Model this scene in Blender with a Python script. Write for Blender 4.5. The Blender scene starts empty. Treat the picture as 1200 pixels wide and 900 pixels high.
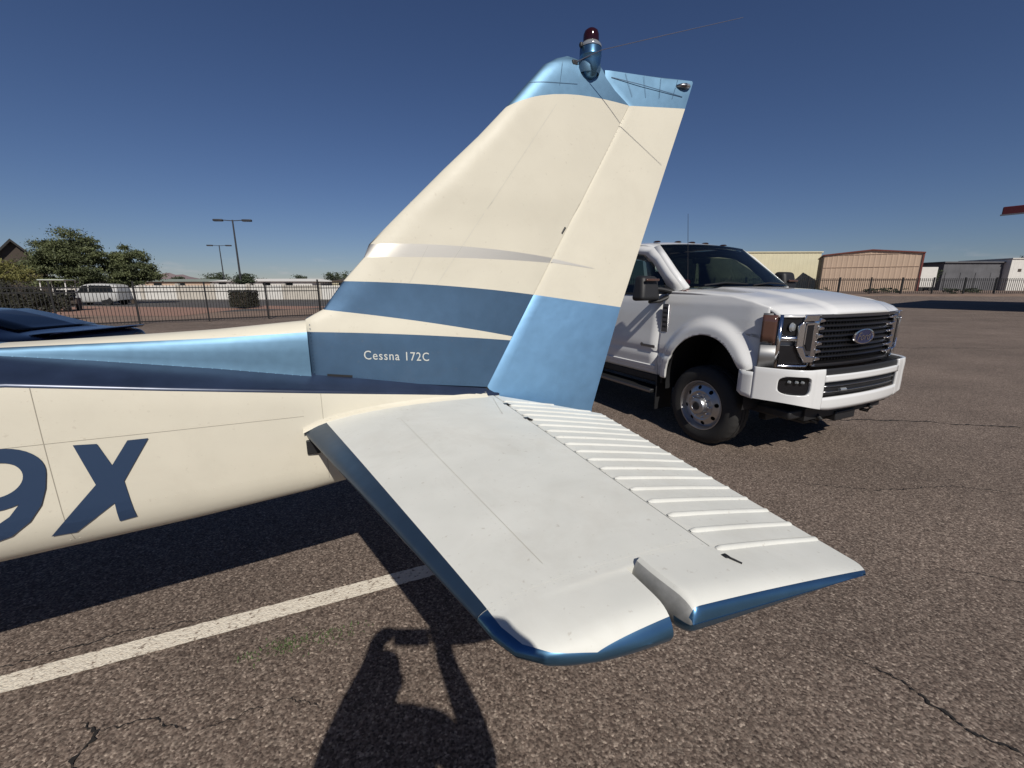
import bpy, bmesh, math, random
import numpy as np
from mathutils import Vector, Matrix, noise as mnoise
rad = math.radians
random.seed(7); RS = np.random.RandomState(7)
C = bpy.context.scene.collection

# ------------------------------------------------------------------ camera, sky, sun, exposure
scene = bpy.context.scene
EYE = 1.6
cam = bpy.data.cameras.new('camera'); cam_o = bpy.data.objects.new('camera', cam); C.objects.link(cam_o)
cam.sensor_fit = 'HORIZONTAL'; cam.sensor_width = 36.0; cam.lens = 500 / 1200 * 36.0
cam.clip_start = 0.02; cam.clip_end = 20000
cam_o.location = (0, 0, EYE); cam_o.rotation_euler = (rad(90) - math.atan(116 / 500), 0, 0)
scene.camera = cam_o
SUN_EL = rad(42.1); SUN_AZ = rad(163.0)            # compass azimuth of the sun, clockwise from +Y
world = bpy.data.worlds.new('World'); scene.world = world; world.use_nodes = True
wn = world.node_tree.nodes; wl = world.node_tree.links
bg = wn['Background']
sky = wn.new('ShaderNodeTexSky'); sky.sky_type = 'NISHITA'; sky.sun_disc = False
sky.sun_elevation = SUN_EL; sky.sun_rotation = SUN_AZ; sky.altitude = 350
sky.air_density = 1.0; sky.dust_density = 0.0; sky.ozone_density = 3.0
tint = wn.new('ShaderNodeVectorMath'); tint.operation = 'MULTIPLY'; tint.inputs[1].default_value = (0.66, 0.72, 0.93)
wl.new(sky.outputs[0], tint.inputs[0])
wtc = wn.new('ShaderNodeTexCoord'); wmp = wn.new('ShaderNodeMapping'); wmp.inputs['Scale'].default_value = (9, 9, 38); wl.new(wtc.outputs['Generated'], wmp.inputs[0])
wno = wn.new('ShaderNodeTexNoise'); wno.inputs['Scale'].default_value = 1.6; wno.inputs['Detail'].default_value = 6; wl.new(wmp.outputs[0], wno.inputs['Vector'])
wsp = wn.new('ShaderNodeSeparateXYZ'); wl.new(wtc.outputs['Generated'], wsp.inputs[0])
wr1 = wn.new('ShaderNodeMapRange'); wr1.inputs[1].default_value = 0.55; wr1.inputs[2].default_value = 0.72; wl.new(wno.outputs[0], wr1.inputs[0])
wr2 = wn.new('ShaderNodeValToRGB'); e_ = wr2.color_ramp.elements; e_[0].position = 0.0; e_[0].color = (1, 1, 1, 1); e_[1].position = 0.065; e_[1].color = (0, 0, 0, 1); wl.new(wsp.outputs[2], wr2.inputs[0])
wmu = wn.new('ShaderNodeMath'); wmu.operation = 'MULTIPLY'; wl.new(wr1.outputs[0], wmu.inputs[0]); wl.new(wr2.outputs[0], wmu.inputs[1])
wm2 = wn.new('ShaderNodeMath'); wm2.operation = 'MULTIPLY'; wl.new(wmu.outputs[0], wm2.inputs[0]); wm2.inputs[1].default_value = 0.7
wmx = wn.new('ShaderNodeMix'); wmx.data_type = 'RGBA'; wl.new(wm2.outputs[0], wmx.inputs[0]); wl.new(tint.outputs[0], wmx.inputs[6]); wmx.inputs[7].default_value = (9.5, 9.2, 9.6, 1)
wl.new(wmx.outputs[2], bg.inputs['Color']); bg.inputs['Strength'].default_value = 0.052
sun = bpy.data.lights.new('sun', 'SUN'); sun.energy = 4.3; sun.angle = rad(0.53); sun.color = (1.0, 0.95, 0.87)
sun_o = bpy.data.objects.new('sun', sun); C.objects.link(sun_o)
sv = Vector((math.sin(SUN_AZ) * math.cos(SUN_EL), math.cos(SUN_AZ) * math.cos(SUN_EL), math.sin(SUN_EL)))
sun_o.rotation_euler = sv.to_track_quat('Z', 'Y').to_euler(); sun_o.location = sv * 50
scene.view_settings.view_transform = 'Standard'; scene.view_settings.look = 'None'
scene.view_settings.exposure = 0.0; scene.view_settings.gamma = 1.0
scene.render.engine = 'CYCLES'

# ------------------------------------------------------------------ materials
def mat(name, col, rough=0.6, metal=0.0, var=0.0, vscale=8.0, bump=0.0, bscale=40.0, coat=0.0, spec=None, col2=None, detail=4.0, coord='Object', grime=0.0):
    m = bpy.data.materials.new(name); m.use_nodes = True
    n = m.node_tree.nodes; l = m.node_tree.links; p = n['Principled BSDF']
    c4 = (*col, 1)
    p.inputs['Base Color'].default_value = c4; p.inputs['Roughness'].default_value = rough; p.inputs['Metallic'].default_value = metal
    if coat: p.inputs['Coat Weight'].default_value = coat; p.inputs['Coat Roughness'].default_value = 0.06
    if spec is not None: p.inputs['Specular IOR Level'].default_value = spec
    tc = n.new('ShaderNodeTexCoord')
    if var or col2:
        t = n.new('ShaderNodeTexNoise'); t.inputs['Scale'].default_value = vscale; t.inputs['Detail'].default_value = detail
        l.new(tc.outputs[coord], t.inputs['Vector'])
        r = n.new('ShaderNodeValToRGB'); l.new(t.outputs[0], r.inputs[0]); r.color_ramp.elements[0].position = 0.3; r.color_ramp.elements[1].position = 0.7
        a = tuple(max(0, x * (1 - var)) for x in col); b = tuple(min(1, x * (1 + var)) for x in (col2 or col))
        r.color_ramp.elements[0].color = (*a, 1); r.color_ramp.elements[1].color = (*b, 1)
        l.new(r.outputs[0], p.inputs['Base Color'])
        if grime:      # dust film and faint scuffs
            g1 = n.new('ShaderNodeTexNoise'); g1.inputs['Scale'].default_value = 3.5; g1.inputs['Detail'].default_value = 12; g1.inputs['Roughness'].default_value = 0.72; g1.inputs['Distortion'].default_value = 0.6; l.new(tc.outputs[coord], g1.inputs['Vector'])
            g2 = n.new('ShaderNodeMapRange'); g2.inputs[1].default_value = 0.50; g2.inputs[2].default_value = 0.72; g2.inputs[3].default_value = 0.0; g2.inputs[4].default_value = grime; l.new(g1.outputs[0], g2.inputs[0])
            g3 = n.new('ShaderNodeTexNoise'); g3.inputs['Scale'].default_value = 60; g3.inputs['Detail'].default_value = 5; l.new(tc.outputs[coord], g3.inputs['Vector'])
            g4 = n.new('ShaderNodeMapRange'); g4.inputs[1].default_value = 0.66; g4.inputs[2].default_value = 0.74; g4.inputs[3].default_value = 0.0; g4.inputs[4].default_value = grime * 2.2; l.new(g3.outputs[0], g4.inputs[0])
            ga = n.new('ShaderNodeMath'); ga.operation = 'ADD'; ga.use_clamp = True; l.new(g2.outputs[0], ga.inputs[0]); l.new(g4.outputs[0], ga.inputs[1])
            gm = n.new('ShaderNodeMix'); gm.data_type = 'RGBA'; l.new(ga.outputs[0], gm.inputs[0]); l.new(r.outputs[0], gm.inputs[6]); gm.inputs[7].default_value = (0.30, 0.25, 0.19, 1); l.new(gm.outputs[2], p.inputs['Base Color'])
            rr_ = n.new('ShaderNodeMapRange'); rr_.inputs[3].default_value = rough; rr_.inputs[4].default_value = min(1, rough + 0.35); l.new(g1.outputs[0], rr_.inputs[0]); l.new(rr_.outputs[0], p.inputs['Roughness'])
    if bump:
        t = n.new('ShaderNodeTexNoise'); t.inputs['Scale'].default_value = bscale; t.inputs['Detail'].default_value = 3
        l.new(tc.outputs[coord], t.inputs['Vector'])
        b = n.new('ShaderNodeBump'); b.inputs['Strength'].default_value = 1.0; b.inputs['Distance'].default_value = bump
        l.new(t.outputs[0], b.inputs['Height']); l.new(b.outputs[0], p.inputs['Normal'])
    return m

def glass_mat(name, tint, alpha=0.35, rough=0.02):
    m = bpy.data.materials.new(name); m.use_nodes = True
    n = m.node_tree.nodes; l = m.node_tree.links; n.clear()
    out = n.new('ShaderNodeOutputMaterial'); tr = n.new('ShaderNodeBsdfTransparent'); gl = n.new('ShaderNodeBsdfGlossy')
    tr.inputs[0].default_value = (*tint, 1); gl.inputs['Roughness'].default_value = rough
    fr = n.new('ShaderNodeFresnel'); fr.inputs[0].default_value = 1.5
    mx = n.new('ShaderNodeMixShader'); l.new(fr.outputs[0], mx.inputs[0]); l.new(tr.outputs[0], mx.inputs[1]); l.new(gl.outputs[0], mx.inputs[2])
    l.new(mx.outputs[0], out.inputs[0]); return m

M = {}
M['cream'] = mat('cream_paint', (0.63, 0.59, 0.485), 0.36, var=0.03, vscale=5, bump=0.0014, bscale=5, spec=0.35, grime=0.10)
M['offwhite'] = mat('off_white_paint', (0.62, 0.62, 0.575), 0.40, var=0.03, vscale=7, bump=0.0012, bscale=6, col2=(0.64, 0.64, 0.595), spec=0.35, grime=0.16)
M['finblue'] = mat('shaded_metallic_blue_paint', (0.094, 0.165, 0.262), 0.50, metal=0.95, var=0.06, vscale=14, bump=0.0018, bscale=4.5, grime=0.05)  # same blue, darkened to paint in the fin's dimmer sheen
M['rudblue'] = mat('sunlit_metallic_blue_paint', (0.24, 0.44, 0.66), 0.50, metal=0.95, var=0.05, vscale=12, bump=0.004, bscale=5)  # same blue, lightened to paint in the rudder's brighter sunlit sheen
M['blue'] = mat('metallic_blue_paint', (0.160, 0.280, 0.395), 0.57, metal=0.95, var=0.05, vscale=30, bump=0.0022, bscale=4.5)
M['deck'] = mat('dark_navy_paint', (0.024, 0.036, 0.070), 0.30, metal=0.25, var=0.2, vscale=9, bump=0.002, bscale=5)  # dark navy base for the deck above the shoulder line
M['tip'] = mat('metallic_blue_tip_paint', (0.10, 0.22, 0.36), 0.30, metal=0.9, var=0.06, vscale=25)
M['edge'] = mat('dark_metallic_blue_paint', (0.034, 0.062, 0.105), 0.38, metal=0.6, var=0.06, vscale=25, bump=0.003, bscale=5)
M['navy'] = mat('navy_blue_paint', (0.035, 0.075, 0.16), 0.32, metal=0.35, var=0.05, vscale=20)
M['stripe'] = mat('silver_stripe_paint', (0.74, 0.70, 0.62), 0.46, metal=0.80)
M['numeral'] = mat('dark_blue_vinyl', (0.022, 0.045, 0.095), 0.45)
M['web'] = mat('horn_face_grey', (0.26, 0.26, 0.25), 0.6, var=0.2, vscale=40)  # plain grey for the horn's front and inner faces
M['script'] = mat('cream_vinyl', (0.52, 0.53, 0.50), 0.5)
M['seam'] = mat('seam_sealant', (0.34, 0.31, 0.25), 0.8)
M['rivet'] = mat('painted_rivet', (0.62, 0.57, 0.46), 0.4)
M['rivetwhite'] = mat('painted_rivet_white', (0.57, 0.57, 0.53), 0.45)
M['black'] = mat('black_plastic', (0.012, 0.012, 0.013), 0.55)
M['blackgloss'] = mat('black_gloss', (0.01, 0.01, 0.012), 0.15)
M['rubber'] = mat('tyre_rubber', (0.022, 0.021, 0.020), 0.8, bump=0.002, bscale=60)
M['rodmetal'] = mat('pale_rod', (0.11, 0.11, 0.15), 0.5)
M['chrome'] = mat('chrome', (0.72, 0.72, 0.73), 0.12, metal=1.0)
M['alloy'] = mat('polished_aluminium', (0.50, 0.50, 0.51), 0.36, metal=1.0)
M['dullmetal'] = mat('dull_metal', (0.30, 0.30, 0.30), 0.45, metal=0.8)
M['darkchrome'] = mat('dark_chrome', (0.24, 0.24, 0.25), 0.30, metal=1.0)
M['truckwhite'] = mat('white_truck_paint', (0.70, 0.70, 0.69), 0.18, coat=0.6, var=0.01)
M['reddome'] = mat('red_lens', (0.10, 0.006, 0.004), 0.08, coat=0.5)
M['darkdome'] = mat('dark_red_dome', (0.022, 0.003, 0.003), 0.10, coat=0.4)
M['lens'] = mat('clear_lens', (0.45, 0.47, 0.48), 0.06, metal=0.6)
M['amber'] = mat('smoked_amber_lens', (0.075, 0.036, 0.026), 0.15, coat=0.5)
M['smoke'] = mat('smoked_lens', (0.03, 0.014, 0.010), 0.2)
M['fordblue'] = mat('dark_blue_enamel', (0.012, 0.018, 0.06), 0.2, coat=0.5)
M['glass'] = glass_mat('tinted_glass', (0.20, 0.25, 0.24))
M['seat'] = mat('dark_seat_fabric', (0.035, 0.035, 0.038), 0.8)
M['interior'] = mat('grey_interior', (0.07, 0.07, 0.075), 0.7)
M['tan'] = mat('tan_panel', (0.55, 0.36, 0.22), 0.6, var=0.04)
M['navycar'] = mat('navy_car_paint', (0.009, 0.014, 0.040), 0.16, metal=0.1, coat=0.5)
M['skin'] = mat('skin', (0.45, 0.27, 0.19), 0.5)
M['shirt'] = mat('grey_shirt', (0.12, 0.13, 0.16), 0.85, bump=0.003, bscale=12)
M['trousers'] = mat('dark_trousers', (0.05, 0.055, 0.075), 0.85)
M['hair'] = mat('brown_hair', (0.05, 0.03, 0.02), 0.7)
M['phone'] = mat('phone_case', (0.02, 0.02, 0.022), 0.35)
M['fence'] = mat('black_fence_paint', (0.012, 0.011, 0.011), 0.5)
M['pole'] = mat('dark_bronze_pole', (0.045, 0.045, 0.05), 0.5, metal=0.3)
M['stucco'] = mat('pale_stucco', (0.50, 0.46, 0.40), 0.9, var=0.08, vscale=1.5)
M['whitewall'] = mat('white_wall', (0.62, 0.60, 0.56), 0.85, var=0.05, vscale=1.2)
M['roofgreen'] = mat('grey_green_roof', (0.22, 0.25, 0.21), 0.8, var=0.12, vscale=3)
M['darkwood'] = mat('dark_fascia', (0.03, 0.028, 0.026), 0.8)
M['tanbuild'] = mat('tan_metal_siding', (0.50, 0.37, 0.27), 0.7, var=0.04, vscale=0.4)
M['creambuild'] = mat('cream_metal_siding', (0.60, 0.55, 0.38), 0.7, var=0.04, vscale=0.4)
M['browntrim'] = mat('brown_red_trim', (0.16, 0.04, 0.03), 0.6)
M['darkside'] = mat('dark_brown_and_shade', (0.06, 0.045, 0.035), 0.8)
M['greybuild'] = mat('slate_grey_siding', (0.10, 0.10, 0.108), 0.8, var=0.2, vscale=0.3)
M['bark'] = mat('bark', (0.06, 0.045, 0.033), 0.9, var=0.2, vscale=6)
M['leaf1'] = mat('mesquite_leaf', (0.050, 0.068, 0.024), 0.7, var=0.45, vscale=0.9, col2=(0.092, 0.105, 0.042))
M['leaf2'] = mat('palo_verde_leaf', (0.105, 0.105, 0.022), 0.7, var=0.35, vscale=1.2, col2=(0.15, 0.14, 0.04))
M['leaf3'] = mat('far_dark_leaf', (0.045, 0.060, 0.030), 0.8, var=0.4, vscale=0.5)
M['hedge'] = mat('clipped_hedge_leaf', (0.030, 0.030, 0.018), 0.8, var=0.4, vscale=5)
M['weed'] = mat('weed_leaf', (0.07, 0.10, 0.035), 0.8, var=0.3, vscale=40)
M['redsign'] = mat('red_plastic', (0.55, 0.02, 0.015), 0.5)
M['red'] = mat('dark_red_fascia', (0.10, 0.014, 0.018), 0.5, var=0.1, vscale=0.5)
M['gravelred'] = mat('red_brown_gravel', (0.26, 0.15, 0.11), 0.95, var=0.25, vscale=8)
M['dirt'] = mat('desert_dirt', (0.19, 0.13, 0.095), 0.95, var=0.22, vscale=0.6, coord='Object')
M['road'] = mat('road_asphalt', (0.075, 0.068, 0.062), 0.9, var=0.15, vscale=0.4)
M['rock'] = mat('far_mountain_rock', (0.20, 0.15, 0.15), 0.95, var=0.15, vscale=0.002)
M['concrete'] = mat('pale_concrete', (0.42, 0.39, 0.35), 0.9, var=0.1, vscale=2)
M['whitepaint'] = mat('white_car_paint', (0.42, 0.42, 0.41), 0.3, coat=0.3)
M['darkglass'] = mat('dark_car_glass', (0.01, 0.012, 0.014), 0.08)
M['cartroof'] = mat('pale_green_canopy', (0.42, 0.46, 0.40), 0.6)

def asphalt():
    m = bpy.data.materials.new('aggregate_asphalt'); m.use_nodes = True
    n = m.node_tree.nodes; l = m.node_tree.links; p = n['Principled BSDF']
    tc = n.new('ShaderNodeTexCoord')
    v = n.new('ShaderNodeTexVoronoi'); v.inputs['Scale'].default_value = 125; l.new(tc.outputs['Object'], v.inputs['Vector'])
    hs = n.new('ShaderNodeSeparateColor'); l.new(v.outputs['Color'], hs.inputs[0])
    r = n.new('ShaderNodeValToRGB'); l.new(hs.outputs[0], r.inputs[0]); e = r.color_ramp.elements
    e[0].position = 0.0; e[0].color = (0.066, 0.047, 0.038, 1); e[1].position = 1.0; e[1].color = (0.36, 0.292, 0.236, 1)
    for pos, c in ((0.35, (0.132, 0.099, 0.079)), (0.72, (0.180, 0.139, 0.112)), (0.92, (0.24, 0.19, 0.155))):
        x = e.new(pos); x.color = (*c, 1)
    # dark binder between the stones
    v2 = n.new('ShaderNodeTexNoise'); v2.inputs['Scale'].default_value = 75; v2.inputs['Detail'].default_value = 6; l.new(tc.outputs['Object'], v2.inputs['Vector'])
    r2 = n.new('ShaderNodeMapRange'); l.new(v2.outputs[0], r2.inputs[0]); r2.inputs[1].default_value = 0.38; r2.inputs[2].default_value = 0.62; r2.inputs[3].default_value = 0.62; r2.inputs[4].default_value = 1.25
    # broad patches and stains
    v3 = n.new('ShaderNodeTexNoise'); v3.inputs['Scale'].default_value = 0.7; v3.inputs['Detail'].default_value = 8; v3.inputs['Roughness'].default_value = 0.65; l.new(tc.outputs['Object'], v3.inputs['Vector'])
    r3 = n.new('ShaderNodeMapRange'); l.new(v3.outputs[0], r3.inputs[0]); r3.inputs[1].default_value = 0.3; r3.inputs[2].default_value = 0.7; r3.inputs[3].default_value = 0.80; r3.inputs[4].default_value = 1.20
    # long shallow streaks of older patching
    mp = n.new('ShaderNodeMapping'); mp.inputs['Rotation'].default_value = (0, 0, rad(27)); mp.inputs['Scale'].default_value = (0.05, 0.5, 1); l.new(tc.outputs['Object'], mp.inputs[0])
    v4 = n.new('ShaderNodeTexNoise'); v4.inputs['Scale'].default_value = 1.0; v4.inputs['Detail'].default_value = 5; l.new(mp.outputs[0], v4.inputs['Vector'])
    r4 = n.new('ShaderNodeMapRange'); l.new(v4.outputs[0], r4.inputs[0]); r4.inputs[1].default_value = 0.35; r4.inputs[2].default_value = 0.65; r4.inputs[3].default_value = 0.9; r4.inputs[4].default_value = 1.1
    m1 = n.new('ShaderNodeMath'); m1.operation = 'MULTIPLY'; l.new(r2.outputs[0], m1.inputs[0]); l.new(r3.outputs[0], m1.inputs[1])
    m2 = n.new('ShaderNodeMath'); m2.operation = 'MULTIPLY'; l.new(m1.outputs[0], m2.inputs[0]); l.new(r4.outputs[0], m2.inputs[1])
    vm = n.new('ShaderNodeVectorMath'); vm.operation = 'SCALE'; l.new(r.outputs[0], vm.inputs[0]); l.new(m2.outputs[0], vm.inputs['Scale'])
    l.new(vm.outputs[0], p.inputs['Base Color']); p.inputs['Roughness'].default_value = 0.88
    p.inputs['Specular IOR Level'].default_value = 0.3
    b = n.new('ShaderNodeBump'); b.inputs['Distance'].default_value = 0.0025; b.inputs['Strength'].default_value = 0.7
    l.new(v.outputs['Distance'], b.inputs['Height']); b.invert = True; l.new(b.outputs[0], p.inputs['Normal'])
    return m
M['asphalt'] = asphalt()

def line_paint():
    m = bpy.data.materials.new('worn_line_paint'); m.use_nodes = True
    n = m.node_tree.nodes; l = m.node_tree.links; p = n['Principled BSDF']; tc = n.new('ShaderNodeTexCoord')
    a = n.new('ShaderNodeTexNoise'); a.inputs['Scale'].default_value = 60; a.inputs['Detail'].default_value = 6; l.new(tc.outputs['Object'], a.inputs['Vector'])
    r = n.new('ShaderNodeValToRGB'); l.new(a.outputs[0], r.inputs[0]); e = r.color_ramp.elements
    e[0].position = 0.33; e[0].color = (0.24, 0.19, 0.15, 1); e[1].position = 0.42; e[1].color = (0.63, 0.565, 0.465, 1)
    x = e.new(0.75); x.color = (0.74, 0.68, 0.57, 1)
    l.new(r.outputs[0], p.inputs['Base Color']); p.inputs['Roughness'].default_value = 0.85
    v = n.new('ShaderNodeTexVoronoi'); v.inputs['Scale'].default_value = 95; l.new(tc.outputs['Object'], v.inputs['Vector'])
    b = n.new('ShaderNodeBump'); b.inputs['Distance'].default_value = 0.003; b.invert = True; l.new(v.outputs['Distance'], b.inputs['Height']); l.new(b.outputs[0], p.inputs['Normal'])
    return m
M['line'] = line_paint()
M['crack'] = mat('dark_crack', (0.012, 0.010, 0.009), 0.95)  # very dark flat colour for the crack ribbons

# ------------------------------------------------------------------ mesh helpers
class MB:
    def __init__(s): s.v = []; s.f = []; s.m = []
    def add(s, V, F, mi=0):
        o = len(s.v); s.v += [tuple(map(float, p)) for p in V]; s.f += [tuple(i + o for i in f) for f in F]; s.m += [mi] * len(F); return s
    def box(s, x0, x1, y0, y1, z0, z1, mi=0):
        V = [(x, y, z) for z in (z0, z1) for y in (y0, y1) for x in (x0, x1)]
        return s.add(V, [(0, 2, 3, 1), (4, 5, 7, 6), (0, 1, 5, 4), (2, 6, 7, 3), (0, 4, 6, 2), (1, 3, 7, 5)], mi)
    def hexa(s, V8, mi=0):   # bottom 4 (ccw), top 4 (ccw)
        return s.add(V8, [(3, 2, 1, 0), (4, 5, 6, 7), (0, 1, 5, 4), (1, 2, 6, 5), (2, 3, 7, 6), (3, 0, 4, 7)], mi)
    def tube(s, pts, r, n=8, mi=0, caps=True, flat=1.0):
        pts = [Vector(p) for p in pts]; rr = r if isinstance(r, (list, tuple)) else [r] * len(pts)
        V = []; up = Vector((0, 0, 1))
        for i, p in enumerate(pts):
            d = (pts[min(i + 1, len(pts) - 1)] - pts[max(i - 1, 0)]).normalized()
            a = d.cross(up)
            if a.length < 1e-3: a = d.cross(Vector((1, 0, 0)))
            a.normalize(); b = a.cross(d).normalized()
            for k in range(n):
                t = 2 * math.pi * k / n; V.append(p + a * math.cos(t) * rr[i] + b * math.sin(t) * rr[i] * flat)
        F = [(i * n + k, i * n + (k + 1) % n, (i + 1) * n + (k + 1) % n, (i + 1) * n + k) for i in range(len(pts) - 1) for k in range(n)]
        if caps: F += [tuple(reversed(range(n))), tuple((len(pts) - 1) * n + k for k in range(n))]
        return s.add(V, F, mi)
    def lathe(s, prof, n=32, mi=0, origin=(0, 0, 0), axis='Z', caps=False, mis=None):
        V = []; O = Vector(origin)
        for r, h in prof:
            for k in range(n):
                t = 2 * math.pi * k / n; c, q = r * math.cos(t), r * math.sin(t)
                V.append(O + Vector({'Z': (c, q, h), 'Y': (c, h, q), 'X': (h, c, q)}[axis]))
        m = len(prof)
        for i in range(m - 1):
            s_f = [(i * n + k, i * n + (k + 1) % n, (i + 1) * n + (k + 1) % n, (i + 1) * n + k) for k in range(n)]
            if i == 0: base = len(s.v); s.v += [tuple(p) for p in V]
            s.f += [tuple(j + base for j in f) for f in s_f]; s.m += [mis[i] if mis else mi] * n
        if caps:
            s.f += [tuple(base + k for k in range(n)), tuple(base + (m - 1) * n + k for k in range(n))]; s.m += [mi, mi]
        return s
    def grid(s, rows, mi=0, closed=False, mif=None):
        R = len(rows); K = len(rows[0]); V = [p for r in rows for p in r]; o = len(s.v); s.v += [tuple(map(float, p)) for p in V]
        for i in range(R - 1):
            for k in range(K if closed else K - 1):
                k2 = (k + 1) % K
                s.f.append((o + i * K + k, o + i * K + k2, o + (i + 1) * K + k2, o + (i + 1) * K + k)); s.m.append(mif(i, k) if mif else mi)
        return s
    def prism(s, poly, f0, f1, mi=0):   # poly 2-D, f0/f1 map (a,b)->3-D
        n = len(poly); V = [f0(*p) for p in poly] + [f1(*p) for p in poly]
        F = [tuple(range(n)), tuple(range(2 * n - 1, n - 1, -1))] + [(i, (i + 1) % n, n + (i + 1) % n, n + i) for i in range(n)]
        return s.add(V, F, mi)
    def build(s, name, mats, parent=None, angle=35, bevel=0.0, bseg=2, solid=0.0, kind=None, weld=True, recalc=True):
        me = bpy.data.meshes.new(name); me.from_pydata(s.v, [], s.f)
        mats = mats if isinstance(mats, (list, tuple)) else [mats]
        for m in mats: me.materials.append(M[m] if isinstance(m, str) else m)
        me.polygons.foreach_set('material_index', s.m)
        if weld or recalc:
            b = bmesh.new(); b.from_mesh(me)
            if weld: bmesh.ops.remove_doubles(b, verts=b.verts, dist=1e-5)
            if recalc: bmesh.ops.recalc_face_normals(b, faces=b.faces)
            b.to_mesh(me); b.free()
        if angle:
            me.shade_smooth(); me.set_sharp_from_angle(angle=rad(angle))
        o = bpy.data.objects.new(name, me); C.objects.link(o)
        if parent is not None: o.parent = parent
        if solid:
            md = o.modifiers.new('thickness', 'SOLIDIFY'); md.thickness = solid; md.offset = -1
        if bevel:
            md = o.modifiers.new('bevel', 'BEVEL'); md.width = bevel; md.segments = bseg; md.limit_method = 'ANGLE'; md.angle_limit = rad(40); md.harden_normals = False
        if kind: o['kind'] = kind
        return o

def tag(o, label=None, cat=None, group=None, kind=None):
    if label: o['label'] = label
    if cat: o['category'] = cat
    if group: o['group'] = group
    if kind: o['kind'] = kind
    return o
def thing(name, label, cat, loc=(0, 0, 0), rz=0.0, group=None):
    o = bpy.data.objects.new(name, None); C.objects.link(o); o.empty_display_size = 0.2
    o.location = loc; o.rotation_euler = (0, 0, rz); return tag(o, label, cat, group)
def copy_tree(o, parent=None):
    c = o.copy(); C.objects.link(c)
    if parent is not None: c.parent = parent
    for ch in list(o.children): copy_tree(ch, c)
    return c
def lerp(a, b, t): return a + (b - a) * t
def interp(x, pts):
    if x <= pts[0][0]: return pts[0][1]
    for (a, fa), (b, fb) in zip(pts, pts[1:]):
        if x <= b: return fa + (fb - fa) * (x - a) / (b - a)
    return pts[-1][1]
def sm(t): t = min(1, max(0, t)); return t * t * (3 - 2 * t)
def text_mesh(body, size=1.0, shear=0.0, spacing=1.0, bold=0.0):
    cu = bpy.data.curves.new('lettering', 'FONT'); cu.body = body; cu.size = size; cu.shear = shear; cu.space_character = spacing
    cu.resolution_u = 3; cu.offset = bold
    o = bpy.data.objects.new('lettering', cu); C.objects.link(o); bpy.context.view_layer.update()
    me = bpy.data.meshes.new_from_object(o.evaluated_get(bpy.context.evaluated_depsgraph_get()))
    bpy.data.objects.remove(o); bpy.data.curves.remove(cu); return me

def letters(me, m, parent):
    bm = bmesh.new(); bm.from_mesh(me); bm.verts.ensure_lookup_table(); bmesh.ops.remove_doubles(bm, verts=bm.verts, dist=1e-7); bm.verts.ensure_lookup_table(); seen = set()
    for v0 in bm.verts:
        if v0 in seen: continue
        st = [v0]; comp = []; seen.add(v0)
        while st:
            v = st.pop(); comp.append(v)
            for e in v.link_edges:
                w = e.other_vert(v)
                if w not in seen: seen.add(w); st.append(w)
        idx = {v: i for i, v in enumerate(comp)}; fs = {f for v in comp for f in v.link_faces}
        m2 = bpy.data.meshes.new('letter'); m2.from_pydata([v.co[:] for v in comp], [], [[idx[v] for v in f.verts] for f in fs]); m2.materials.append(M[m])
        o = bpy.data.objects.new('letter', m2); C.objects.link(o); o.parent = parent
    bm.free(); bpy.data.meshes.remove(me)

# ------------------------------------------------------------------ ground
g = MB()
xs = [-3000, -600, -200, -80, -40, -20, -10, 0, 10, 20, 40, 80, 200, 600, 3000]
ys = [-400, -100, -40, -10, 0, 10, 20, 40, 80, 200, 600, 2000, 9000]
g.grid([[(x, y, 0) for x in xs] for y in ys])
tag(g.build('ground', 'dirt', angle=0, recalc=False), kind='structure')
def sheet(name, poly, z, m):
    b = MB(); b.add([(x, y, z) for x, y in poly], [tuple(range(len(poly)))]); o = b.build(name, m, angle=0); o['kind'] = 'structure'; return o
sheet('apron_asphalt', [(-45, -30), (110, -30), (110, 63.5), (16, 63.5), (-9.9, 24.2), (-45, -4.5)], 0.004, 'asphalt')
# the road and parking beyond the left fence
sheet('parking_road', [(-75, 24), (-20, 24), (6, 47.5), (60, 62), (60, 49.5 + 20), (-75, 49.0)], 0.006, 'road')
sheet('gravel_island', [(-30, 23.4), (-17.5, 22.6), (-18.5, 30.5), (-33, 33.5)], 0.010, 'gravelred')
sheet('gravel_island', [(-19.2, 30.0), (-14.4, 29.0), (-13.6, 33.0), (-19.5, 34.2)], 0.010, 'gravelred')
# low dirt bank behind the right-hand edge of the apron
b = MB(); rows = []
for i in range(60):
    x = 14 + i * 2.0; h = 0.33 + 0.12 * mnoise.noise(Vector((x * 0.13, 3, 0)))
    y0 = 63.0 if x > 17 else 63 - (17 - x) * 1.4
    rows.append([(x, y0 - 0.6, 0.0), (x, y0 + 1.5, h * 0.7), (x, y0 + 4, h), (x, y0 + 30, h), (x, y0 + 36, -0.05)])
b.grid(rows); tag(b.build('dirt_bank', 'dirt', angle=60), kind='structure')

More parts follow.
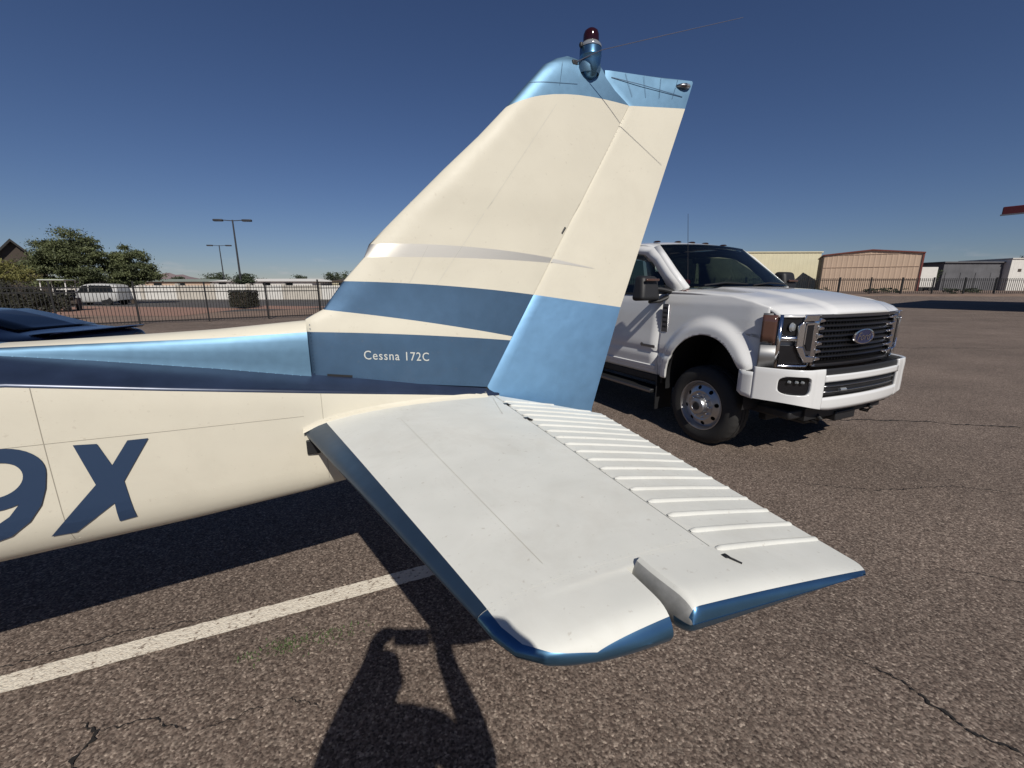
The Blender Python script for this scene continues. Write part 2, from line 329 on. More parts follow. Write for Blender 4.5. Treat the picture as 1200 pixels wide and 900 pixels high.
# painted line (ends under the stabiliser) and cracks
def ribbon(name, pts, w, z, m, jitter=0.0, seed=1, taper=True, sub=0.03):
    r = random.Random(seed); P = []
    for (a, b_) in zip(pts, pts[1:]):
        a = Vector(a); b_ = Vector(b_); k = max(2, int((b_ - a).length / sub))
        P += [a.lerp(b_, i / k) for i in range(k)]
    P.append(Vector(pts[-1])); n = len(P); L = []
    off = 0
    for i, p in enumerate(P):
        d = (P[min(i + 1, n - 1)] - P[max(i - 1, 0)]).normalized(); q = Vector((-d.y, d.x))
        off = off * 0.8 + r.uniform(-1, 1) * jitter
        ww = w * (r.uniform(0.15, 1.5) if jitter else 1) * (min(1, 6 * min(i, n - 1 - i) / n + 0.1) if taper else 1)
        c = p + q * off
        L.append([(*(c + q * ww / 2), z), (*(c - q * ww / 2), z)])
    bb = MB(); bb.grid(L); o = bb.build(name, m, angle=0, weld=False); o['kind'] = 'structure'; return o
rr = random.Random(5); pts1, pts2 = [], []
LA, LB = Vector((-5.9, -0.27)), Vector((-0.12, 2.30)); ld = (LB - LA).normalized(); lq = Vector((-ld.y, ld.x)); nL = 420; rows = []
for i in range(nL + 1):
    p = LA.lerp(LB, i / nL)
    rows.append([(*(p + lq * (0.055 + 0.0035 * mnoise.noise(Vector((i * 0.35, 0, 0))) + rr.uniform(-.0015, .0015))), 0.008), (*(p - lq * (0.055 + 0.0035 * mnoise.noise(Vector((i * 0.35, 9, 0))) + rr.uniform(-.0015, .0015))), 0.008)])
bb = MB(); bb.grid(rows); tag(bb.build('painted_line', 'line', angle=0, weld=False), kind='structure')
CR = [
 ([(-1.30, 0.83), (-1.34, 0.93), (-1.43, 1.02), (-1.50, 1.14), (-1.52, 1.24), (-1.62, 1.27)], 0.013, 3),
 ([(-1.52, 1.24), (-1.38, 1.27), (-1.18, 1.24)], 0.006, 4),
 ([(-1.15, 1.24), (-0.9, 1.36), (-0.7, 1.33)], 0.004, 14),
 ([(-2.6, 1.30), (-2.2, 1.50), (-1.75, 1.72), (-1.4, 1.78)], 0.005, 5),
 ([(1.45, 1.60), (1.62, 1.42), (1.66, 1.26), (1.78, 1.15), (1.98, 1.06), (2.20, 0.95), (2.6, 0.83), (3.2, 0.7)], 0.012, 6),
 ([(3.2, 4.9), (4.6, 4.95), (6.3, 4.55), (8.2, 4.15), (11, 3.9)], 0.022, 7),
 ([(7.5, 11.5), (10.5, 11.0), (14.2, 10.9), (19, 9.8)], 0.035, 8),
 ([(2.2, 3.3), (2.9, 3.12), (3.6, 3.2), (4.1, 3.0)], 0.006, 9),
 ([(2.4, 2.2), (2.9, 2.0), (3.3, 2.05), (4.2, 1.7)], 0.006, 10),
 ([(9, 6.6), (14, 7.4), (22, 7.3)], 0.025, 11),
 ([(1.1, 0.95), (1.35, 0.85), (1.6, 0.9)], 0.004, 12),
 ([(5.0, 3.1), (6.5, 2.3), (9.0, 1.9)], 0.012, 13)]
for p, w, s_ in CR: ribbon('pavement_crack', p, w, 0.0095, 'crack', jitter=0.009 if w < 0.02 else 0.018, seed=s_, sub=0.009 if w < 0.02 else 0.03)
# little weeds in the joint beside the line
b = MB(); rw = random.Random(3)
for (cx, cy, n, sp) in ((-1.02, 1.62, 150, 0.055), (-0.90, 1.66, 60, 0.05), (-0.80, 1.70, 70, 0.06), (-1.16, 1.55, 30, 0.04)):
    for i in range(n):
        x = cx + rw.gauss(0, sp); y = cy + rw.gauss(0, sp * 0.45); a = rw.uniform(0, 6.28); h = rw.uniform(0.004, 0.016); w = rw.uniform(0.002, 0.005); t = rw.uniform(0, 0.016)
        b.add([(x - w * math.cos(a), y - w * math.sin(a), 0.004), (x + w * math.cos(a), y + w * math.sin(a), 0.004), (x + t * math.sin(a), y - t * math.cos(a), 0.004 + h)], [(0, 1, 2)])
tag(b.build('weed_patch', 'weed', angle=0, weld=False, recalc=False), 'tiny green weeds in the asphalt beside the painted line', 'weeds', kind='stuff')

# ------------------------------------------------------------------ AEROPLANE (local x = aft, y = starboard, z = up)
PL = thing('aeroplane', 'cream and metallic blue high-wing light aeroplane, its tail filling the view', 'aeroplane', (-0.1104, 2.1308, 0), rad(22.9))
def W(s): return interp(-s, [(-0.05, 0.045), (0, 0.055), (0.4, 0.10), (0.87, 0.162), (1.3, 0.215), (1.8, 0.272), (2.5, 0.345), (3.4, 0.44), (4.2, 0.50), (5.6, 0.53), (6.6, 0.50), (7.1, 0.44), (7.5, 0.36)])
def ZB(s): return interp(-s, [(-0.05, 0.87), (0, 0.85), (0.4, 0.785), (0.87, 0.737), (1.3, 0.712), (1.8, 0.695), (2.5, 0.66), (4.2, 0.56), (5.6, 0.52), (6.6, 0.54), (7.5, 0.62)])
def ZSH(s): return interp(-s, [(0, 1.056), (0.78, 1.168), (1.27, 1.240), (1.65, 1.298), (2.2, 1.33), (4.0, 1.36), (5.9, 1.30), (7.5, 1.22)])
def ZT(s): return interp(-s, [(0, 1.112), (0.84, 1.240), (1.15, 1.298), (1.5, 1.352), (1.77, 1.388), (2.3, 1.46), (3.0, 1.66), (3.6, 1.90), (4.2, 2.08), (5.2, 2.10), (5.75, 1.72), (5.9, 1.60), (6.8, 1.52), (7.5, 1.40)])
def fus_half(s):
    w, zb, zs, zt = W(s), ZB(s), ZSH(s), ZT(s); rc = 0.42 * w; rz = min(0.17, 0.5 * w + 0.045)
    pts = [(0, zb), (0.3 * w, zb + 0.002)]
    for k in range(7): a = rad(90 * k / 6); pts.append((w - rc + rc * math.sin(a), zb + rz - rz * math.cos(a)))
    for k in range(1, 5): t = k / 5; pts.append((w * (1 + 0.012 * math.sin(t * 3.14)), lerp(zb + rz, zs, t)))
    ii = len(pts)
    cw = 0.30 * w if zt - zs < 0.3 else 0.55 * w
    if zt - zs < 0.16:      # tail cone: tight corner, then a nearly flat sloping deck
        q1 = (w - 0.012, zs + 0.016); pts += [(w, zs), (w - 0.002, zs + 0.008), (w - 0.006, zs + 0.013), q1]
        pts += [(lerp(q1[0], cw, t / 5), lerp(q1[1], zt, t / 5) + 0.004 * math.sin(t / 5 * 3.14)) for t in range(1, 6)]
    else:
        for k in range(9): a = rad(90 * k / 8); pts.append((cw + (w - cw) * math.cos(a), zs + (zt - zs) * math.sin(a)))
    pts.append((0, zt + 0.003)); return pts, ii
def fus_side(s, z):          # half width of the skin at height z
    pts, _ = fus_half(s)
    for (b0, z0), (b1, z1) in zip(pts[1:], pts[2:]):
        if z0 <= z <= z1 and z1 > z0: return b0 + (b1 - b0) * (z - z0) / (z1 - z0)
    return pts[-3][0]
def fus_top(s, bb):
    pts, _ = fus_half(s); pts = pts[::-1]
    for (b0, z0), (b1, z1) in zip(pts, pts[1:]):
        if b0 <= bb <= b1 and b1 > b0: return z0 + (z1 - z0) * (bb - b0) / (b1 - b0)
    return pts[-1][1]
ST = [0.03, 0.0, -0.1, -0.2, -0.4, -0.6, -0.78, -0.87, -1.0, -1.15, -1.27, -1.4, -1.5, -1.65, -1.8, -2.0, -2.3, -2.6, -3.0, -3.3, -3.6, -3.9, -4.2, -4.7, -5.2, -5.5, -5.75, -5.9, -6.3, -6.8, -7.2, -7.5]
b = MB(); rows = []
_, IS = fus_half(-1)
for s_ in ST:
    h, _ = fus_half(s_); rows.append([(s_, -p, z) for p, z in h] + [(s_, p, z) for p, z in h[-2:0:-1]])
K = len(rows[0]); nh = len(fus_half(-1)[0])
b.grid(rows, closed=True, mif=lambda i, k: 1 if (IS <= k < nh - 1 or nh - 1 <= k < K - IS) else 0)
b.add(rows[0], [tuple(range(K))]); b.add(rows[-1], [tuple(range(K))])
FU = b.build('fuselage', ['cream', 'deck'], PL, angle=40)
# registration characters, seen as far as the photograph shows
def on_fus(s, z, off=0.0042): return (s, -(fus_side(s, z) + off), z)
def decal(name, polys, mp, m, parent, cut=0.03):
    me = bpy.data.meshes.new(name); bm = bmesh.new()
    for poly in polys:
        vs = [bm.verts.new((p[0], p[1], 0)) for p in poly]; bm.faces.new(vs)
    bmesh.ops.triangulate(bm, faces=bm.faces[:])
    for _ in range(3):
        bmesh.ops.subdivide_edges(bm, edges=[e for e in bm.edges if e.calc_length() > cut], cuts=1)
        bmesh.ops.triangulate(bm, faces=bm.faces[:])
    for v in bm.verts: v.co = mp(v.co.x, v.co.y)
    bm.to_mesh(me); bm.free(); me.materials.append(M[m]); o = bpy.data.objects.new(name, me); C.objects.link(o); o.parent = parent; return o
Xp = [(-1.534, 1.093), (-1.477, 1.087), (-1.452, 1.005), (-1.400, 1.085), (-1.345, 1.083), (-1.431, 0.942), (-1.388, 0.792), (-1.436, 0.786), (-1.468, 0.868), (-1.568, 0.776), (-1.628, 0.780), (-1.503, 0.945)]
Xp = [(s + (-0.016 if s < -1.5 and z < 0.8 else (-0.034 if z < 0.8 else 0)), z + (0.006 if z < 0.8 else 0)) for s, z in Xp]
decal('registration_letter', [Xp], lambda s, z: on_fus(s, z), 'numeral', FU)['label'] = 'dark blue letter X'
def nine(part):
    outer, inner = [], []
    sh = 0.20
    for k in range(40):
        a = 2 * math.pi * k / 40
        outer.append((0.112 * math.cos(a), 0.100 * math.sin(a))); inner.append((0.060 * math.cos(a), 0.056 * math.sin(a)))
    c = (-1.722, 1.012); q = []
    f = lambda p: (c[0] + p[0] + sh * p[1], c[1] + p[1])
    for k in range(40 if part == 0 else 0):
        k2 = (k + 1) % 40; q.append([f(outer[k]), f(outer[k2]), f(inner[k2]), f(inner[k])])
    # tail: sweeps from the right of the bowl down to the lower left
    T_o = [(0.112, 0.0), (0.112, -0.05), (0.103, -0.105), (0.078, -0.155), (0.035, -0.195), (-0.025, -0.212), (-0.095, -0.210)]
    T_i = [(0.060, 0.0), (0.060, -0.05), (0.052, -0.090), (0.032, -0.125), (0.000, -0.150), (-0.035, -0.162), (-0.095, -0.160)]
    for k in range(6 if part == 1 else 0): q.append([f(T_o[k]), f(T_o[k + 1]), f(T_i[k + 1]), f(T_i[k])])
    return q
nb_ = decal('registration_numeral', nine(0), lambda s, z: on_fus(s, z, 0.0044), 'numeral', FU); nb_['label'] = 'dark blue numeral 9'
nt_ = decal('numeral_tail', nine(1), lambda s, z: on_fus(s, z, 0.0052), 'numeral', FU)
for me_, off_ in ((nt_, 0),): 
    bm_ = bmesh.new(); bm_.from_mesh(nb_.data); b2_ = bmesh.new(); bm_.from_mesh(nt_.data); bm_.to_mesh(nb_.data); bm_.free(); b2_.free()
bpy.data.objects.remove(nt_)
# skin seams and rivets
def seam_strip(path, w, off, name='skin_seam', m='seam'):
    bb = MB(); L = []
    for (s, z) in path: L.append([(s - w / 2, -(fus_side(s - w / 2, z) + off), z), (s + w / 2, -(fus_side(s + w / 2, z) + off), z)])
    bb.grid(L); o = bb.build(name, m, FU, angle=0, weld=False); return o
for s0 in (-1.60, -0.79): seam_strip([(s0, lerp(ZB(s0) + 0.05, ZSH(s0), t / 14)) for t in range(15)], 0.0018, 0.0012)
bb = MB(); L = []
for k in range(30):
    s = lerp(-2.6, -0.86, k / 29); z = lerp(1.14, 1.085, k / 29); L.append([(s, -(fus_side(s, z) + 0.001), z), (s, -(fus_side(s, z - 0.0014) + 0.001), z - 0.0014)])
bb.grid(L); bb.build('skin_seam', 'seam', FU, angle=0, weld=False)
def rivets(pts, parent, m='rivet', r=0.0022):
    bb = MB()
    for (p, nrm) in pts:
        p = Vector(p); nn_ = Vector(nrm).normalized(); a = nn_.orthogonal().normalized(); c = nn_.cross(a)
        V = [p + (a * math.cos(t) + c * math.sin(t)) * r for t in [k * math.pi / 3 for k in range(6)]] + [p + nn_ * r * 0.5]
        bb.add(V, [(k, (k + 1) % 6, 6) for k in range(6)])
    return bb.build('rivet_rows', m, parent, angle=60, weld=False, recalc=False, kind='stuff')
rv = []
for s0 in (-1.612, -1.588, -0.802, -0.778):
    for k in range(18): z = lerp(ZB(s0) + 0.05, ZSH(s0) - 0.01, k / 17); rv.append(((s0, -fus_side(s0, z), z), (0, -1, 0)))
for k in range(60):
    s = lerp(-2.6, -0.9, k / 59); z = lerp(1.148, 1.093, k / 59); rv.append(((s, -fus_side(s, z), z), (0, -1, 0)))
    z = lerp(0.86, 0.85, k / 59); rv.append(((s, -fus_side(s, z), z), (0, -1, 0)))
rivets(rv, FU)
# small dark opening ahead of the stabiliser root
b = MB(); zz = 0.952; s0 = -0.862
b.box(s0, s0 + 0.050, -(W(s0) + 0.012), -(W(s0) - 0.02), zz - 0.03, zz + 0.03); b.build('cable_slot', 'black', PL, bevel=0.003)

# dorsal spine
def fin_le(z): return interp(z, [(1.464, -0.823), (1.533, -0.751), (1.628, -0.662), (1.757, -0.555), (1.91, -0.403), (2.099, -0.207), (2.248, -0.046), (2.383, 0.086), (2.507, 0.204), (2.584, 0.277), (2.622, 0.343), (2.641, 0.40), (2.65, 0.43)])
def hinge_s(z): return -0.01 + 0.5708 * (z - 1.15)
def fin_te(z): return 0.60 + (z - 0.874) * 0.32
def naca(x, T=0.09):
    x = min(1, max(0, x)); return 5 * T * (0.2969 * math.sqrt(x) - 0.126 * x - 0.3516 * x * x + 0.2843 * x ** 3 - 0.1015 * x ** 4)
def fin_t(s, z):
    le = fin_le(z) if z >= 1.464 else -0.823 - 0.45 * sm((1.50 - z) / 0.12)
    if z >= 1.464: le -= 0.45 * sm((1.50 - z) / 0.12)
    c = fin_te(z) - le; x = (s - le) / c; return c * 0.036 * (0.80 if c > 1.3 else 1.0) * math.sqrt(max(0, 1 - (1 - min(1, max(0, x) / 0.10)) ** 2)) * (1 - 0.55 * sm((x - 0.40) / 0.60))
sp = []
def spine_z(s): return interp(-s, [(0.823, 1.456), (1.154, 1.430), (1.496, 1.416), (1.77, 1.405), (2.0, 1.42), (2.4, 1.50)])
def spine_w(s): return interp(-s, [(0.823, 0.070), (1.2, 0.085), (1.77, 0.10), (2.4, 0.10)])
rows = []
NS = 24
for i in range(NS + 1):
    s_ = lerp(-0.8205, -2.35, i / NS); w = spine_w(s_); zr = spine_z(s_); zb = fus_top(s_, w) + 0.0015; h = max(zr - zb, 0.002)
    zc = min(zr - 0.002, interp(-s_, [(0.823, 1.412), (1.2, 1.410), (1.5, 1.411), (1.62, 1.6)]))
    tt = fin_t(-0.823, 1.3)
    prof = [(w + 0.003, zb - 0.012), (w + 0.001, zb), (w * 0.995, zb + h * 0.20), (w * 0.98, zb + h * 0.42), (w * 0.94, zb + h * 0.64), (w * 0.84, min(zb + h * 0.80, zc)), (w * 0.60, lerp(min(zb + h * 0.80, zc), zr, 0.62)), (w * 0.32, zr - h * 0.02), (0, zr)]
    rows.append([(s_, -p, z) for p, z in prof] + [(s_, p, z) for p, z in prof[-2::-1]])
b = MB(); n_ = 9
b.grid(rows, mif=lambda i, k: 1 if (k >= 5 and k < 11 and i < 15) else 0)
b.add(rows[0], [tuple(range(len(rows[0])))])
DS = b.build('dorsal_fairing', ['blue', 'cream'], PL, angle=50)
rv = []
for k in range(46):
    s_ = lerp(-0.86, -2.2, k / 45); w = spine_w(s_) + 0.007; z = fus_top(s_, w) + 0.004; rv.append(((s_, -w, z), (0, -1, 0.5)))
rivets(rv, DS, 'blue', 0.0022)

# fin
FR = [((-0.8215, 1.2145), (-0.035, 1.104), 0.0, 1.0), ((-0.823, 1.412), (0.092, 1.331), 0.008, 1.0), ((-0.822, 1.462), (0.097, 1.340), 0.009, 1.0), ((-0.751, 1.500), (0.103, 1.350), 0.010, 1.0),
      ((-0.662, 1.616), (0.220, 1.553), 0.012, 1.0), ((-0.572, 1.714), (0.308, 1.708), 0.010, 1.0), ((-0.546, 1.770), (0.322, 1.732), 0.020, 1.0),
      ((-0.403, 1.91), (0.405, 1.877), 0.02, 1.0), ((-0.207, 2.099), (0.513, 2.067), 0.02, 1.0), ((-0.046, 2.248), (0.618, 2.25), 0.03, 1.0),
      ((0.086, 2.381), (0.742, 2.474), 0.045, 1.0), ((0.145, 2.445), (0.655, 2.525), 0.03, 0.98), ((0.204, 2.507), (0.600, 2.572), 0.015, 0.95),
      ((0.277, 2.584), (0.585, 2.603), 0.01, 0.8), ((0.343, 2.622), (0.578, 2.620), 0.004, 0.5), ((0.40, 2.641), (0.572, 2.630), 0.0, 0.03)]
XF = [0, 0.003, 0.010, 0.025, 0.05, 0.085, 0.12, 0.16, 0.20, 0.25, 0.35, 0.45, 0.55, 0.66, 0.77, 0.88, 0.96, 1.0]
FM = [0, 1, 1, 0, 1, 2, 1, 1, 1, 1, 3, 3, 3, 3, 3]      # blue, cream, silver per band (0 blue 1 cream 2 silver)
fine = []; fm = []
for j in range(len(FR) - 1):
    nsub = 3 if j in (0, 4, 7, 8, 9, 10) else 2
    for q in range(nsub):
        t = q / nsub; A_, B_ = FR[j], FR[j + 1]
        fine.append(((lerp(A_[0][0], B_[0][0], t), lerp(A_[0][1], B_[0][1], t)), (lerp(A_[1][0], B_[1][0], t), lerp(A_[1][1], B_[1][1], t)), lerp(A_[2], B_[2], t), lerp(A_[3], B_[3], t))); fm.append(FM[j])
fine.append(FR[-1])
def fin_rows(side):
    rows = []
    for (le, hg, bu, tf) in fine:
        r = []
        for x in XF:
            s = lerp(le[0], hg[0], x); z = lerp(le[1], hg[1], x) + bu * 4 * x * (1 - x) * (1 if bu < 0.04 else 1 + 0.7 * (0.5 - x))
            t = fin_t(s, z) * tf
            if z < 1.464 and x < 0.02: t = fin_t(-0.80, z) * (0.75 + 10 * x)
            if x == 0 and z >= 1.464: t = 0
            r.append((s, -side * t, z))
        rows.append(r)
    return rows
b = MB(); RP, RN = fin_rows(1), fin_rows(-1)
b.grid(RP, mif=lambda i, k: fm[i]); b.grid(RN, mif=lambda i, k: fm[i])
b.grid([[RP[i][-1], RN[i][-1]] for i in range(len(RP))], mif=lambda i, k: fm[i]); b.grid([[RP[i][0], RN[i][0]] for i in range(len(RP))], mif=lambda i, k: 0)
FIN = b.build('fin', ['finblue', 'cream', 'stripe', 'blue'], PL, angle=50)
FIN['label'] = 'swept cream fin with blue and silver stripes'
# fin base seam line, dark joint
def on_fin(s, z, off=0.0016): return (s, -(fin_t(s, z) + off), z)
def fin_strip(path, w, m='seam', off=0.001, name='skin_seam', parent=None):
    bb = MB(); L = []
    P = [Vector((p[0], p[1])) for p in path]
    for i, p in enumerate(P):
        d = (P[min(i + 1, len(P) - 1)] - P[max(0, i - 1)]).normalized(); q = Vector((-d.y, d.x)) * w / 2
        L.append([on_fin(*(p + q), off), on_fin(*(p - q), off)])
    bb.grid(L); return bb.build(name, m, parent or FIN, angle=0, weld=False)
def seg(a, b_, n=14): return [(lerp(a[0], b_[0], t / n), lerp(a[1], b_[1], t / n)) for t in range(n + 1)]
M['creamseam'] = mat('cream_lap_seam', (0.55, 0.53, 0.47), 0.6)
M['blueseam'] = mat('blue_lap_seam', (0.03, 0.07, 0.13), 0.5)
fin_strip(seg((-0.27, 1.60), (0.33, 2.42), 20), 0.0016, 'creamseam')
fin_strip(seg((-0.30, 1.77), (-0.39, 1.61), 6), 0.0014, 'creamseam')
fin_strip(seg((-0.76, 1.226), (-0.66, 1.212), 6), 0.010, 'black', 0.0022)
fin_strip(seg((0.20, 2.495), (0.44, 2.52), 10), 0.0018, 'blueseam')
fin_strip(seg((0.345, 2.50), (0.36, 2.60), 8), 0.0014, 'blueseam')
rv = []
for k in range(34): s = lerp(-0.80, -0.06, k / 33); z = lerp(1.229, 1.121, k / 33); rv.append((on_fin(s, z, 0), (0, -1, 0)))
for k in range(14): z = lerp(1.24, 1.44, k / 13); rv.append((on_fin(-0.808, z, 0), (0, -1, 0)))
rivets(rv, FIN, 'blueseam')
rv = []
for (p0, p1, n_) in (((-0.30, 1.79), (0.30, 2.40), 44), ((0.225, 1.585), (0.72, 2.42), 40), ((-0.50, 1.80), (0.36, 1.75), 40), ((-0.36, 1.95), (0.42, 1.92), 34), ((-0.16, 2.14), (0.53, 2.12), 30), ((0.0, 2.28), (0.63, 2.28), 26), ((0.13, 2.37), (0.72, 2.44), 26)):
    for k in range(n_): s = lerp(p0[0], p1[0], k / (n_ - 1)); z = lerp(p0[1], p1[1], k / (n_ - 1)); rv.append((on_fin(s, z, 0), (0, -1, 0)))
rivets(rv, FIN, 'rivet', 0.0019)
# lettering on the fin root
me = text_mesh('Cessna 172C', 1.0, 0.0, 1.12, 0.004)
xsv = [v.co.x for v in me.vertices]; x0, x1 = min(xsv), max(xsv)
for v in me.vertices:
    t = (v.co.x - x0) / (x1 - x0); s = lerp(-0.606, -0.322, t); z = lerp(1.284, 1.257, t) + v.co.y * 0.056
    v.co = on_fin(s, z, 0.0022)
letters(me, 'script', FIN)

# rudder, deflected to port about its hinge line
H0 = Vector((-0.01, 0, 1.15)); HD = Vector((0.4957, 0, 0.8685)); HU = Vector((0.8553, -0.1736, -0.4882)); HN = HD.cross(HU).normalized()
def RC(h, c, n=0.0): return H0 + HD * h + HU * c + HN * n
if RC(0.5, 0.2, 1).y > 0: HN = -HN       # HN points to port
RR = [((-0.20, 0.03), (-0.02, 0.655)), ((-0.17, 0.0), (0.0, 0.64)), ((-0.09, -0.004), (0.10, 0.598)), ((0.462, 0.0), (0.651, 0.475)), ((1.0, 0.0), (1.19, 0.378)),
      ((1.525, 0.0), (1.714, 0.285)), ((1.548, -0.165), (1.78, 0.272)), ((1.590, -0.192), (1.846, 0.258)), ((1.600, -0.180), (1.852, 0.250))]
RMt = [0, 0, 0, 1, 1, 2, 2, 2]
XR = [0, 0.02, 0.06, 0.12, 0.2, 0.3, 0.42, 0.55, 0.68, 0.8, 0.9, 0.97, 1.0]
fineR = []; rm = []
for j in range(len(RR) - 1):
    nsub = {2: 8, 3: 6, 4: 6}.get(j, 1)
    for q in range(nsub):
        t = q / nsub; A_, B_ = RR[j], RR[j + 1]; fineR.append((tuple(lerp(A_[0][i], B_[0][i], t) for i in (0, 1)), tuple(lerp(A_[1][i], B_[1][i], t) for i in (0, 1)))); rm.append(RMt[j])
fineR.append(RR[-1])
def rud_t(h, x, c0): return lerp(0.034, 0.019, min(1, max(0, h / 1.6))) * (math.sqrt(min(1, x / 0.03)) if x < 0.03 else 1) * (1 - x) ** 0.85 + 0.0018
b = MB(); RP = []; RN = []
for (a, e) in fineR:
    r1, r2 = [], []
    for x in XR:
        h = lerp(a[0], e[0], x); c = lerp(a[1], e[1], x); t = rud_t(h, x, c)
        if a is fineR[-1][0]: t *= 0.3
        r1.append(RC(h, c, t)); r2.append(RC(h, c, -t))
    RP.append(r1); RN.append(r2)
b.grid(RP, mif=lambda i, k: rm[i]); b.grid(RN, mif=lambda i, k: rm[i])
n = len(RP)
b.grid([[RP[i][-1], RN[i][-1]] for i in range(n)], mif=lambda i, k: rm[i]); b.grid([[RP[i][0], RN[i][0]] for i in range(n)], mif=lambda i, k: rm[i])
for r_, mi in ((0, 0), (-1, 2)): b.grid([RP[r_], RN[r_]], mi=mi)
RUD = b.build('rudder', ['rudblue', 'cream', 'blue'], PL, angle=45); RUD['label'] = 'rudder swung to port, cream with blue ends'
def rud_strip(p0, p1, w, m, off, name='skin_seam', n=12):
    bb = MB(); L = []
    for i in range(n + 1):
        t = i / n; h = lerp(p0[0], p1[0], t); c = lerp(p0[1], p1[1], t); d = Vector((p1[0] - p0[0], p1[1] - p0[1])).normalized()
        for_w = []
        for sgn in (1, -1):
            hh = h - d.y * sgn * w / 2; cc = c + d.x * sgn * w / 2; te = interp(hh, [(0.0, 0.62), (0.651, 0.475), (1.714, 0.287), (1.86, 0.25)])
            for_w.append(RC(hh, cc, rud_t(hh, min(1, max(0.03, cc / te)), 0) + off))
        L.append(for_w)
    bb.grid(L); return bb.build(name, m, RUD, angle=0, weld=False)
rud_strip((1.585, -0.14), (1.75, 0.24), 0.004, 'blueseam', 0.001)
for q in range(4):       # lapped joints across the rudder cap
    t = (q + 0.9) / 4.6; rud_strip((lerp(1.535, 1.735, t), lerp(-0.06, 0.24, t)), (lerp(1.598, 1.842, t), lerp(-0.165, 0.235, t)), 0.0016, 'blueseam', 0.0008, n=6)
# silver tail of the thin stripe
bb = MB(); L = []
for i in range(9):
    t = i / 8; h = lerp(0.66, 0.745, t); c = lerp(0.012, 0.235, t); w = 0.010 * (1 - t) + 0.001
    L.append([RC(h + w, c, rud_t(h, 0.05 + t * 0.5, 0) + 0.0012), RC(h - w, c, rud_t(h, 0.05 + t * 0.5, 0) + 0.0012)])
bb.grid(L); bb.build('stripe_end', 'stripe', RUD, angle=0)
# black hinge joint tubes and lower horn bracket
b = MB(); b.tube([RC(0.80, -0.006, 0.033), RC(0.835, -0.004, 0.034)], 0.0055, 8); b.build('hinge_bracket', 'black', RUD)
b = MB(); b.tube([RC(0.06, -0.012, 0.03), RC(0.085, -0.012, 0.032)], 0.006, 8); b.build('hinge_bracket', 'black', RUD)
b = MB(); b.add([RC(-0.015, -0.022, 0.030), RC(-0.09, -0.005, 0.034), RC(-0.125, 0.045, 0.034), RC(-0.095, 0.060, 0.036), RC(-0.05, 0.012, 0.0375)], [(0, 1, 2, 3, 4)])
b.build('rubber_seal', 'black', RUD, solid=0.006, angle=0)
# tail light
TL = MB(); c0 = RC(1.80, 0.225, 0.0)
prof = [(0.001, -0.055), (0.012, -0.05), (0.021, -0.025), (0.024, 0.0), (0.020, 0.02), (0.010, 0.033), (0.001, 0.036)]
ax = Vector((0.985, -0.17, 0.05)).normalized(); a1 = Vector((0.17, 0.985, 0)); a2 = ax.cross(a1)
V = []; 
for r_, h_ in prof:
    for k in range(16): t = 2 * math.pi * k / 16; V.append(c0 + ax * h_ * 0.95 + a1 * math.cos(t) * r_ * 1.3 + a2 * math.sin(t) * r_ * 0.62)
F = [(i * 16 + k, i * 16 + (k + 1) % 16, (i + 1) * 16 + (k + 1) % 16, (i + 1) * 16 + k) for i in range(6) for k in range(16)]
TL.add(V, F, 0); TL.m = [1 if f[0] // 16 >= 3 else 0 for f in TL.f]
TL.build('tail_light', ['darkchrome', 'lens'], RUD, angle=60)

# beacon on the fin cap
bz = lambda z: 2.56 + (z - 2.56) * 0.84
BE = MB(); bc = (0.507, -0.030, 0)
def bzp(p): return [(r_, bz(z_)) for r_, z_ in p]
BE.lathe(bzp([(0.0005, 2.548), (0.012, 2.549), (0.024, 2.556), (0.035, 2.572), (0.043, 2.598), (0.048, 2.63), (0.0505, 2.655), (0.0515, 2.657), (0.0515, 2.662), (0.0505, 2.664), (0.0505, 2.695), (0.047, 2.700), (0.001, 2.700)]), 32, 0, bc)
BO = BE.build('beacon_housing', 'tip', PL, angle=40)
q = MB(); q.lathe(bzp([(0.050, 2.6995), (0.051, 2.706), (0.048, 2.714), (0.040, 2.724), (0.036, 2.728), (0.001, 2.729)]), 32, 0, bc); q.build('beacon_collar', 'lens', BO, angle=40)
q = MB(); q.lathe(bzp([(0.036, 2.726), (0.037, 2.74), (0.036, 2.765), (0.031, 2.782), (0.019, 2.793), (0.001, 2.796)]), 32, 0, bc); q.build('beacon_dome', 'darkdome', BO, angle=60)
q = MB(); q.lathe(bzp([(0.053, 2.575), (0.060, 2.60), (0.058, 2.632), (0.050, 2.636)]), 24, 0, (bc[0], -0.012, 0)); q.build('beacon_cradle', 'blue', BO, angle=40)
q = MB(); q.lathe([(0.001, 0.0), (0.008, 0.001), (0.010, 0.010), (0.007, 0.018), (0.001, 0.019)], 12, 0, (0.452, -0.035, 2.672)); q.build('beacon_screw', 'black', BO)
# whisker aerial rods, one each side
for sg, nm in ((-1, 'port'), (1, 'starboard')):
    b = MB(); b.tube([(0.432, sg * 0.018, 2.612), (0.46, sg * 0.05, 2.622), (0.499, sg * 0.135, 2.626), (0.691, sg * 0.326, 2.634), (0.90, sg * 0.53, 2.642)], [0.0030, 0.0022, 0.0017, 0.0014, 0.0010], 8)
    b.build('aerial_rod', 'rodmetal', PL)
    b = MB(); b.box(0.415, 0.445, sg * 0.004, sg * 0.026, 2.600, 2.622); b.build('aerial_socket', 'black', PL, bevel=0.004)

